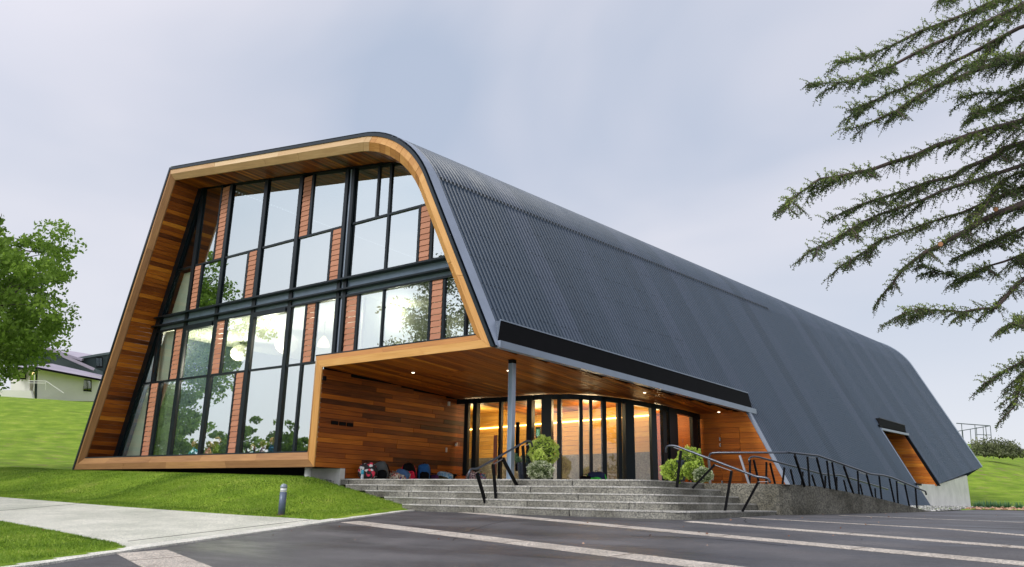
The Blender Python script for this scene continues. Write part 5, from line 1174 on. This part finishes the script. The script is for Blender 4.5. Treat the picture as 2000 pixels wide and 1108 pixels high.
def cedar():
    tk = ray(2460, 560)*17.5; base = np.array([tk[0], tk[1], float(GZ(tk[1]))-.1])
    o = thing('cedar_tree', 'tall conifer with long drooping branches reaching in from the right of the photo', 'tree', tuple(base))
    m = MB(); m.tube([(0, 0, 0), (0, .05, 3), (.1, 0, 8), (0, .1, 14), (0, 0, 19)], [.62, .5, .42, .26, .05], 12); m.build('trunk', M['bark'], o, smooth=True)
    rd = random.Random(5); rg = np.random.default_rng(5)
    BR = [([(2100, -90), (2000, -30), (1900, 22), (1800, 60), (1700, 108), (1632, 119)], 14.5, .05), ([(2120, -40), (2000, 8), (1930, 42), (1820, 88), (1740, 130), (1660, 160), (1582, 166)], 13.6, .055), ([(2120, 10), (1990, 55), (1890, 108), (1800, 150), (1730, 185), (1655, 216)], 14.8, .05),
          ([(2140, 60), (2010, 102), (1900, 140), (1820, 172), (1750, 218), (1700, 240), (1646, 252)], 13.8, .055), ([(2100, 140), (2000, 185), (1940, 208), (1895, 222)], 15, .03), ([(2160, 180), (2050, 215), (1990, 238), (1900, 262), (1830, 284), (1740, 318), (1660, 340), (1600, 350), (1560, 378), (1536, 408)], 13.4, .06),
          ([(2160, 240), (2060, 262), (1960, 290), (1920, 315), (1860, 345), (1760, 375), (1680, 400), (1612, 432)], 14.2, .06), ([(2060, 300), (1960, 335), (1880, 360), (1800, 392), (1720, 418), (1650, 455), (1578, 492)], 13.5, .04), ([(2150, 340), (2050, 375), (1990, 402), (1920, 430), (1850, 470), (1808, 492), (1760, 528), (1735, 565)], 14.0, .085),
          ([(2050, 350), (1960, 380), (1880, 415), (1800, 440), (1720, 468), (1638, 522)], 14.6, .035), ([(2140, 480), (2060, 510), (2000, 545), (1960, 585), (1945, 602), (1880, 610), (1820, 606), (1762, 612)], 13.6, .05), ([(2130, 400), (2040, 425), (1990, 450), (1940, 470), (1900, 488), (1860, 505)], 14.6, .045),
          ([(2160, 590), (2060, 606), (2000, 622), (1974, 633)], 14, .03), ([(2170, 630), (2070, 672), (2000, 705), (1955, 728), (1918, 752)], 13.8, .03), ([(2060, 672), (2000, 735), (1990, 770), (1978, 800)], 13.9, .02), ([(2120, 90), (2030, 150), (1960, 180), (1870, 190)], 15.2, .03), ([(2140, -100), (2010, -60), (1900, -30), (1830, 5)], 14.3, .04),
          ([(2130, 280), (2020, 330), (1960, 350), (1930, 395), (1900, 440)], 14.4, .03), ([(2060, 470), (1990, 500), (1930, 520), (1870, 545), (1800, 520)], 14.9, .03), ([(2100, 120), (2020, 110), (1950, 112), (1880, 130)], 14.0, .03)]
    V = []; T = []; tw = MB()
    def spray(p, d, L, light):
        """a hanging twig with needle clusters on short side shoots"""
        n = max(5, int(L/.038)); pts = [p]; dd = d/np.linalg.norm(d); q = p.copy()
        for i in range(n):
            dd = dd+np.array([rg.normal(0, .10), rg.normal(0, .10), -.13+rg.normal(0, .05)]); dd /= np.linalg.norm(dd); q = q+dd*L/n; pts.append(q)
            w = (1-i/n*.6); k = 3
            for _ in range(k):
                s = rg.normal(size=3); s -= dd*(s@dd)*.6; s /= np.linalg.norm(s)+1e-9; s[2] -= .15; ln = rg.uniform(.030, .075)*w
                c0 = q; c1 = q+s*ln; sd = np.cross(s, rg.normal(size=3)); sd /= np.linalg.norm(sd)+1e-9; wd = rg.uniform(.007, .013)
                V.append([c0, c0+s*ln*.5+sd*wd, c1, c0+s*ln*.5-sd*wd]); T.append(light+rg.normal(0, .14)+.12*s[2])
        tw.tube([pts[0], pts[len(pts)//2], pts[-1]], [.008, .005, .002], 3, cap=False)
    for bi, (px, dep, r0) in enumerate(BR):
        pts = []; n = len(px); off = rd.uniform(-.6, .6)
        for i, (x, y) in enumerate(px):
            t = 1-i/(n-1); dz = dep+t*2.2+off*t+.25*math.sin(i*1.9+bi); pts.append(ray(x, y)*dz-base)
        # run back to the trunk
        zt = pts[0][2]-rd.uniform(.2, 1.2); pts = [np.array([0, 0, max(2, zt)]), (pts[0]+np.array([0, 0, zt]))/2+np.array([0, 0, .15])]+pts
        # smooth by subdivision
        P = []
        for a, b, c_ in zip(pts[:-1], pts[1:], pts[2:]+[None]):
            P.append(a); P.append((a+b)/2+rg.normal(0, .018, 3))
        P.append(pts[-1]); P = np.array(P)
        rad = np.array([max(.006, (r0*1.25)*(1-i/(len(P)-1))**.8+.004) for i in range(len(P))])
        m = MB(); m.tube(P, rad, 8); m.build('branch', M['bark'], o, smooth=True)
        seg = np.linalg.norm(np.diff(P, axis=0), axis=1); cum = np.r_[0, np.cumsum(seg)]; Ltot = cum[-1]
        start = cum[4] if len(cum) > 4 else 0; s = start*.7
        while s < Ltot:
            i = min(len(seg)-1, int(np.searchsorted(cum, s)-1)); t = (s-cum[i])/seg[i]; p = P[i]*(1-t)+P[i+1]*t; d = (P[i+1]-P[i])/seg[i]
            side = np.cross(d, (0, 0, 1)); side /= np.linalg.norm(side); f_ = s/Ltot
            dens = noise.noise(Vector((s*.9+bi*7.1, bi*3.3, 0)))
            if dens > -.28 or f_ > .82:
                for sg in (-1, 1):
                    L = rg.uniform(.16, .58)*(1.0-.55*max(0, f_-.55)/.45)
                    dirn = d*rg.uniform(.4, 1.0)+side*sg*rg.uniform(.5, 1.1)+np.array([0, 0, rg.uniform(-.35, .15)])
                    spray(p.copy(), dirn, L, .38+.25*dens)
                if rg.random() < .85:   # upright tuft, lighter
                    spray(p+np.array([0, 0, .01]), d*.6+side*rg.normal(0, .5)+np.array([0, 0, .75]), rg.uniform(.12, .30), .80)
                if rg.random() < .27: # longer secondary branch carrying its own sprays
                    sg = rg.choice([-1, 1]); dd = d*.9+side*sg*.8+np.array([0, 0, -.22]); dd /= np.linalg.norm(dd); LL = rg.uniform(.5, 1.25)*(1-.6*f_); q = p.copy(); k = int(LL/.09)+1; path = [q]
                    for j in range(k):
                        dd = dd+np.array([0, 0, -.03]); dd /= np.linalg.norm(dd); q = q+dd*LL/k; path.append(q)
                        s2 = np.cross(dd, (0, 0, 1)); 
                        for g_ in (-1, 1): spray(q.copy(), dd*.8+s2*g_*.8+np.array([0, 0, -.15]), rg.uniform(.10, .26), .36+.2*dens)
                    tw.tube([path[0], path[len(path)//2], path[-1]], [.014, .009, .004], 5, cap=False)
            s += .074
        # pruned stub with pale cut
    for (x, y, dp) in ((1945, 409, 14.9), (1837, 477, 14.2)):
        c0 = ray(x, y)*dp-base; m = MB(); tow = -ray(x, y)/np.linalg.norm(ray(x, y)); m.tube([c0-tow*.05, c0+tow*.10], .05, 12); m.build('stub', M['bark'], o, smooth=False); m = MB(); m.tube([c0+tow*.095, c0+tow*.108], .042, 12); m.build('pruning_cut', M['bark_cut'], o)
    tw.build('twigs', M['bark'], o)
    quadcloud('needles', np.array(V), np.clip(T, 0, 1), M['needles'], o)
    # coarse upper and far crown, outside the picture, seen in reflections
    n = 16000; zz = rg.uniform(1.6, 19, n); a = rg.uniform(0, 2*math.pi, n); tier = np.floor(zz/1.5); rr_ = (6.0*(1-zz/20)**.7+.4)*rg.uniform(.2, 1, n)**.6*(.8+.25*np.sin(tier*2.1+a*3)); zz = tier*1.5+.8-rr_*.10+rg.normal(0, .16, n)
    pos = np.stack([rr_*np.cos(a), rr_*np.sin(a), zz], 1)
    w = pos+base; c = (w@_z); pxx = 1000+FPX*(w@_xr)/c; keep = (pxx > 2080) | (c < 1) ; pos = pos[keep]
    tn = rg.normal(.4, .15, len(pos)); quadcloud('outer_crown', leaves(pos, .30, tn, asp=.4), np.clip(tn, 0, 1), M['needles'], o)
    return o
cedar()

# ------------------------------------------------------------------ cream house on the hill
def hp(x, y, d): return ray(x, y)*d
ho = thing('cream_house', 'low cream house with pale purple grey roof on the left hilltop behind the tree', 'house', tuple(hp(90, 776, 92)))
hl_ = Vector(ho.location)
def hpart(m, name, mat, par=ho): o = m.build(name, mat); o.parent = par; o.matrix_parent_inverse = Matrix.Translation(-hl_) if par is ho else Matrix.Identity(4); return o
M['cream'] = plain('cream', (.86, .82, .78), .8, 0, .4, .05); M['slate'] = plain('slate', (.05, .075, .075), .6, 0, .5, .15); M['lilac_roof'] = plain('lilac_roof', (.40, .35, .42), .4, 0, .5, .06)
back = _F*8
def slab(pts, off, mat, name, tone=.5): m = MB(); m.prism(pts, off); return hpart(m, name, mat)
slab([hp(72, 782, 90), hp(186, 784, 96), hp(196, 736, 96), hp(74, 718, 90)], back, M['cream'], 'wall')
slab([hp(20, 782, 93), hp(58, 782, 91.5), hp(58, 718, 91.5), hp(22, 716, 93)], back, M['cream'], 'wall')
slab([hp(58, 782, 92.5), hp(76, 782, 92.5), hp(76, 720, 92.5), hp(58, 720, 92.5)], back*.5, M['slate'], 'porch_recess')
slab([hp(-40, 800, 89), hp(70, 800, 88.5), hp(60, 763, 88.5), hp(-40, 761, 89)], _F*.4, M['cream'], 'terrace_wall')
m = MB(); a, b, c, d = hp(18, 719, 89.5), hp(72, 717, 88.2), hp(102, 710.5, 93), hp(20, 716, 96); m.prism([a, b, c, d], (0, 0, -.25)); hpart(m, 'lower_roof', M['lilac_roof'])
m = MB(); a, b, c, d = hp(72, 717, 88.2), hp(200, 741, 95), hp(200, 733, 100), hp(102, 710.5, 93); m.prism([a, b, c, d], (0, 0, -.25)); hpart(m, 'lower_roof', M['lilac_roof'])
m = MB(); m.bar(hp(18, 720.5, 89.3), hp(72, 719, 88), .1, .22); m.bar(hp(72, 719, 88), hp(200, 743, 94.8), .1, .22); hpart(m, 'gutter', M['black'])
slab([hp(15, 720, 99), hp(200, 745, 101), hp(186, 722, 101), hp(86, 681, 99), hp(60, 681, 99), hp(15, 700, 99)], back, M['slate'], 'upper_gable')
# boards on the gable
for i in range(7):
    y = 690+i*6; xl = 22; xr = min(195, 86+(y-681)*2.45)
    m = MB(); m.bar(hp(xl, y, 98.9), hp(xr, y+ (xr-xl)*.06, 100.8), .05, .05); hpart(m, 'cladding_board', M['shell'])
m = MB(); m.bar(hp(52, 679, 98.6), hp(84, 678, 98.6), .3, .35); m.bar(hp(84, 678, 98.6), hp(184, 722, 100.5), .3, .35); hpart(m, 'verge', M['lilac_roof'])
m = MB(); a, b, c, d = hp(60, 673, 108), hp(92, 679, 102), hp(160, 701, 103), hp(188, 694, 110); m.prism([a, b, c, d], (0, 0, -.3)); hpart(m, 'upper_roof', M['lilac_roof'])
slab([hp(150, 722, 104), hp(215, 745, 104), hp(215, 691, 104), hp(188, 695, 104), hp(150, 702, 104)], back, M['slate'], 'side_block')
m = MB(); m.bar(hp(150, 701, 103.9), hp(188, 694.5, 103.9), .25, .3); m.bar(hp(188, 694.5, 103.9), hp(216, 690, 103.9), .25, .3); hpart(m, 'verge', M['slate'])
def win(x0, y0, x1, y1, d, mul=1, sk=0, par=ho):
    fr_ = MB(); k = 0.06
    A, B_, C_, D_ = hp(x0, y1, d), hp(x1, y1+sk, d), hp(x1, y0+sk, d), hp(x0, y0, d)
    m = MB(); m.prism([A, B_, C_, D_], _F*.12); w = hpart(m, 'window', M['black'])
    for i in range(mul+1):
        t0 = i/(mul+1)+.04; t1 = (i+1)/(mul+1)-.04; m = MB(); e0 = np.array([0, 0, .12]); P0 = A+(B_-A)*t0; P1 = A+(B_-A)*t1; Q1 = D_+(C_-D_)*t1; Q0 = D_+(C_-D_)*t0
        m.prism([P0+e0-_F*.03, P1+e0-_F*.03, Q1-e0-_F*.03, Q0-e0-_F*.03], _F*.02); hpart(m, 'pane', M['house_glass'], w)
win(25, 727, 50, 741, 91.3, 1); win(163, 741, 178, 764, 94.4, 1, 1.5); win(188, 698, 200, 718, 103.4, 1, 0); win(58, 724, 71, 748, 91.6, 0)
m = MB(); m.bar(hp(190, 782, 94.5), hp(201, 745, 94.5), .12); hpart(m, 'downpipe', M['white'])
for q0, q1 in (((55, 744), (90, 744.5)), ((55, 748), (90, 748.5)), ((90, 744.5), (125, 768)), ((68, 722), (66, 765)), ((90, 744), (89, 762))):
    m = MB(); m.bar(hp(*q0, 88), hp(*q1, 88), .07); hpart(m, 'porch_rail', M['white'])
for x in (63, 66, 69): m = MB(); m.lathe(hp(x, 729.5, 91.0), [(.13, -.1), (.13, .1)], 8); hpart(m, 'porch_lamp', M['lamp_glow'])
# planting below the house
def scrub(name, label, c, r, n, ls, mat='scrub', seed=1, sq=(1, 1, .6), cat='bush', grp=None):
    o = thing(name, label, cat, tuple(c), grp); rg = np.random.default_rng(seed); v = rg.normal(size=(n, 3)); v /= np.linalg.norm(v, axis=1, keepdims=True)
    lump = np.array([noise.noise(Vector(p*2.3+seed)) for p in v])[:, None]; pos = v*r*np.array(sq)*(.55+.45*rg.random((n, 1)))*(1+.5*lump); pos[:, 2] = np.abs(pos[:, 2])
    tn = .45+.5*lump[:, 0]+rg.normal(0, .16, n); quadcloud('leaves', leaves(pos, ls, tn), np.clip(tn, 0, 1), M[mat], o)
    m = MB(); 
    for a in range(4): m.tube([(0, 0, -.2), (math.cos(a*1.6)*r*.4, math.sin(a*1.6)*r*.4, r*.4*sq[2])], [.04, .015], 5)
    m.build('stem', M['bark'], o); return o
for i, x in enumerate((76, 94, 118)):
    c = hp(x, 775, 87.5); scrub('garden_bush', ['grey green bush below the porch rail of the cream house', 'pale bush against the middle of the cream house wall', 'low straggly bush right of the others at the cream house wall'][i], (c[0], c[1], float(terrain(c[0], c[1]))), .9-.2*i, 500, .16, seed=20+i, grp='bushes along the cream house')

# ------------------------------------------------------------------ far right: hilltop fence, bush, planting bed, gravel
def on_terrain(px, py, d0=30, d1=140):
    """first meeting of a sight line with the land"""
    r_ = ray(px, py); ds = np.linspace(d0, d1, 500); P = r_[None]*ds[:, None]; z = terrain(P[:, 0], P[:, 1]); k = np.where(P[:, 2] < z)[0]
    return P[k[0]] if len(k) else r_*d1
Dh = 82
fe_ = thing('sports_fence', 'tall thin wire fence of dark posts on the hilltop at the far right', 'fence', tuple(hp(1905, 880, Dh)))
fl_ = Vector(fe_.location)
def fpart(m, n_, mat): o = m.build(n_, mat); o.parent = fe_; o.matrix_parent_inverse = Matrix.Translation(-fl_)
ff = [((1878, 828), (1881, 862)), ((1904, 830), (1908, 880)), ((1925, 832), (1931, 882)), ((1934, 832), (1940, 884))]
fbk = [((1880, 841), (1885, 880)), ((1895, 838), (1899, 880)), ((1907, 835), (1910, 880)), ((1920, 833), (1924, 880))]
for (a, b) in ff: m = MB(); m.bar(hp(*a, Dh), hp(b[0], b[1]+12, Dh), .055); fpart(m, 'post', M['slate'])
for (a, b) in fbk: m = MB(); m.bar(hp(*a, Dh+6), hp(b[0], b[1]+12, Dh+6), .055); fpart(m, 'post', M['slate'])
m = MB(); m.bar(hp(1868, 827, Dh), hp(1934, 832, Dh), .08); fpart(m, 'top_rail', M['slate']); m = MB(); m.bar(hp(1868, 843, Dh+6), hp(1934, 832, Dh+6), .08); fpart(m, 'top_rail', M['slate'])
m = MB(); m.bar(hp(1907, 849, Dh), hp(1936, 850, Dh), .06); fpart(m, 'mid_rail', M['slate'])
for i, (x, y, r, sd) in enumerate(((1922, 880, 1.35, 31), (1950, 882, 1.55, 32), (1976, 884, 1.3, 33))):
    c = hp(x, y, Dh-3); scrub('hilltop_bush', ['grey green bush at the foot of the hilltop fence', 'middle bush of the three on the right hilltop', 'rightmost bush on the right hilltop'][i], (c[0], c[1], c[2]-.5), r, 1500, .20, 'scrub', sd, (1.05, 1, 1.25), grp='bushes on the right hilltop')
M['mulch'] = concrete('mulch', (.12, .05, .03), (.42, .22, .13), 9, 30, 1)
mul_ = [gnd(1905, 998), gnd(1880, 992.5), gnd(2030, 994), gnd(2080, 1001)]
def flat(poly, dz, mat, name, kind='structure'):
    m = MB(); m.face([(p[0], p[1], GZ(p[1])+dz) for p in poly]); o = m.build(name, mat); tag(o, kind=kind); return o
bedA = [(-3.1, 32.5), (-3.3, 36.6), (2.5, 37.5), (6, 34.2)]
# gravel strip between paving and concrete base
def scatter(name, label, poly, n, size, mat, zf, cat='gravel', seed=3):
    rg = np.random.default_rng(seed); P = np.array(poly); x0, y0 = P.min(0); x1, y1 = P.max(0); pts = []
    X = rg.uniform(x0, x1, n*4); Y = rg.uniform(y0, y1, n*4); k = sdist_poly(X, Y, poly) < 0; X, Y = X[k][:n], Y[k][:n]; Z = zf(X, Y)
    n = len(X); s = size*rg.uniform(.5, 1.4, n)
    base = np.array([[1, 0, 0], [-.5, .87, 0], [-.5, -.87, 0], [0, 0, .9]]); tris = [(0, 1, 3), (1, 2, 3), (2, 0, 3)]; out = []
    for t in tris: 
        for_ = base[list(t)][None]*s[:, None, None]*np.stack([rg.uniform(.7, 1.3, n), rg.uniform(.7, 1.3, n), rg.uniform(.4, .9, n)], 1)[:, None, :]
        a = rg.uniform(0, 6.28, n); a = a if t == tris[0] else A_
        A_ = a if t == tris[0] else A_
        if t == tris[0]: S0 = for_
        out.append((t, a))
    sc = np.stack([rg.uniform(.7, 1.3, n), rg.uniform(.7, 1.3, n), rg.uniform(.4, .9, n)], 1)*s[:, None]; a = rg.uniform(0, 6.28, n); ca, sa = np.cos(a), np.sin(a); V = []
    for t in tris:
        L = base[list(t)][None]*sc[:, None, :]; x = L[..., 0]*ca[:, None]-L[..., 1]*sa[:, None]+X[:, None]; y = L[..., 0]*sa[:, None]+L[..., 1]*ca[:, None]+Y[:, None]; z = L[..., 2]+Z[:, None]; V.append(np.stack([x, y, z], -1))
    V = np.concatenate(V); o = quadcloud(name, V, np.tile(rg.random(n), 3), mat, None, 3); return tag(o, label, cat, kind='stuff')
def tonemat(name, stops):
    m, nt, b, _ = M0(name); a = N(nt, 'ShaderNodeAttribute'); a.attribute_name = 'tone'; c = ramp(nt, stops); LK(nt, (a.outputs['Fac'], c.inputs[0]), (c.outputs[0], b.inputs['Base Color'])); b.inputs['Roughness'].default_value = .8; return m
M['pebbles'] = tonemat('pebbles', [(0, (.10, .10, .10)), (.5, (.28, .28, .27)), (1, (.62, .61, .58))]); M['chips'] = tonemat('chips', [(0, (.10, .04, .02)), (.5, (.35, .17, .10)), (1, (.65, .42, .28))])
gzv = lambda X, Y: np.where(Y > 13.6, -.331+.012*(np.minimum(Y, 36)-13.6), -.331+.06*(Y-13.6))
g1 = [(-3.95, 26.2), (-3.6, 31.0), (-3.0, 36.0), (-3.2, 47.0), (-5.1, 49.6), (-6.3, 37.5), (-6.9, 27.5)]
flat(g1, .010, M['gravel'], 'gravel_bed'); scatter('gravel', 'grey river pebbles between the paving and the concrete base', g1, 9000, .055, M['pebbles'], lambda X, Y: gzv(X, Y)+.01)
bed = [(-3.6, 31.2), (-3.4, 47.0), (-2.5, 49.8), (9, 49.8), (9, 36.2), (2, 33.3)]
flat(bed, .014, M['mulch'], 'planting_bed'); scatter('bark_chips', 'reddish bark chips on the planting bed at the right edge', bed, 5000, .07, M['chips'], lambda X, Y: gzv(X, Y)+.02, 'bark chips', 4)
m = MB(); m.bar((-5.2, 50.0, -.04), (14, 50.0, -.0), .20, .14); tag(m.build('bed_edging', M['kerb']), 'thin concrete edging between the planting bed and the grass slope', 'edging')
for i, x in enumerate((1910, 1928, 1937, 1952, 1968, 1992)):
    c = gnd(x, 996.5); c = np.array([c[0]*35.5/c[1], 35.5-.3*(i % 2)]); o = thing('grass_tuft', ['spiky grass tuft nearest the concrete base', 'second spiky grass tuft from the concrete base', 'third spiky grass tuft from the concrete base', 'fourth spiky grass tuft, in the middle of the planting bed', 'fifth spiky grass tuft from the concrete base', 'rightmost spiky grass tuft at the edge of the photo'][i], 'grass', (c[0], c[1], GZ(35.5)+.01), 'grass tufts in the planting bed')
    rg = np.random.default_rng(50+i); n = 120; a = rg.uniform(0, 6.28, n); b0 = np.stack([.06*np.cos(a), .06*np.sin(a), 0*a], 1); tip = np.stack([.30*np.cos(a)*rg.uniform(.3, 1, n), .30*np.sin(a)*rg.uniform(.3, 1, n), rg.uniform(.12, .32, n)], 1); sd = np.stack([-np.sin(a), np.cos(a), 0*a], 1)*.012
    quadcloud('blades', np.stack([b0-sd, b0+sd, tip], 1), rg.random(n)*.7, M['fern'], o, 3)
# pebbles under the gable
g2 = [(-29.5, 14.35), (-17.3, 14.2), (-17.1, 15.2), (-17.3, 15.5), (-29.5, 15.5)]
m = MB(); m.prism([(-29.3, 14.55, .2), (-17.1, 14.55, .2), (-17.1, 15.5, .2), (-29.3, 15.5, .2)], (0, 0, .15)); tag(m.build('pebble_bed', M['gravel']), kind='structure')
g2 = [(-26, 14.45), (-17.05, 14.5), (-17.05, 15.45), (-26, 15.45)]
scatter('pebbles', 'grey stones in the shadowed gap under the gable', g2, 2200, .05, M['pebbles'], lambda X, Y: .36+0*X+.03*(-17-X)/9)

# ------------------------------------------------------------------ short grass blades on the near lawn
def blades(n, x0, x1, y0, y1, h, seed):
    rg = np.random.default_rng(seed); X = rg.uniform(x0, x1, n); Y = rg.uniform(y0, y1, n)
    ok = (sdist_poly(X, Y, PATH) > -.035) & (sdist_poly(X, Y, ASPH) > .30) & (sdist_poly(X, Y, FOOT) > .1) & ~((Y > 14.5) & (X > -30))
    ok &= (X+30.5)*0.39+ (Y-0)*.0 > -99
    X, Y = X[ok], Y[ok]; ok = sdist_poly(X, Y, STAIRF) > -.25; X, Y = X[ok], Y[ok]; Z = lawn_z(X, Y); n = len(X)
    a = rg.uniform(0, 6.28, n); H = h*rg.uniform(.5, 1.5, n); w = .006+.004*rg.random(n); sd = np.stack([np.cos(a), np.sin(a), 0*a], 1)*w[:, None]; lean = np.stack([rg.normal(0, .6, n), rg.normal(0, .6, n), 0*a], 1)*H[:, None]
    P = np.stack([X, Y, Z-.005], 1); tip = P+lean+np.stack([0*a, 0*a, H], 1)
    nz = np.array([noise.noise(Vector((x*.45, y*.45, 0))) for x, y in zip(X[::40], Y[::40])]); ph = [(.9, .4, 1.), (-.5, 1.3, 2.1), (1.9, 1.1, .3), (-2.3, 2.9, 4.), (4.1, -3.2, 1.7)]
    big = sum(np.sin(a_*X+b_*Y+c_+1.5*np.sin(.7*b_*X-.6*a_*Y)) for a_, b_, c_ in ph)/2.2
    tone = .42+.20*big+rg.normal(0, .15, n)
    return np.stack([P-sd, P+sd, tip], 1), tone
V1, t1 = blades(150000, -22, -10.5, 3, 14.6, .032, 1); V2, t2 = blades(110000, -36, -20, 5, 15, .036, 2)
V = np.concatenate([V1, V2]); o = quadcloud('grass', V, np.clip(np.concatenate([t1, t2]), 0, 1), M['grass_blades'], None, 3); tag(o, 'short mown green grass on the near lawn', 'grass', kind='stuff')
lf = np.random.default_rng(9); X = np.r_[lf.uniform(-30, -13, 50), lf.uniform(-11, -1, 60)]; Y = np.r_[lf.uniform(6, 14, 50), lf.uniform(7, 24, 60)]
k = (X < -13) & (sdist_poly(X, Y, STAIRF) > .2) | (X > -11) & (sdist_poly(X, Y, ASPH) < -.3) & (sdist_poly(X, Y, STAIRF) > .2); X, Y = X[k], Y[k]
Z = np.where(X < -12.5, lawn_z(X, Y)+.03, gzv(X, Y)+.012); C_ = np.stack([X, Y, Z], 1); d = lf.normal(size=(len(X), 3)); d[:, 2] *= .15
o = quadcloud('fallen_leaves', leaves(C_, .038, None, dirs=d, up=.2), lf.random(len(X)), M['chips'], None, 4); tag(o, 'scattered dry fallen leaves on lawn and paving', 'leaves', kind='stuff')
S.render.engine = 'CYCLES'
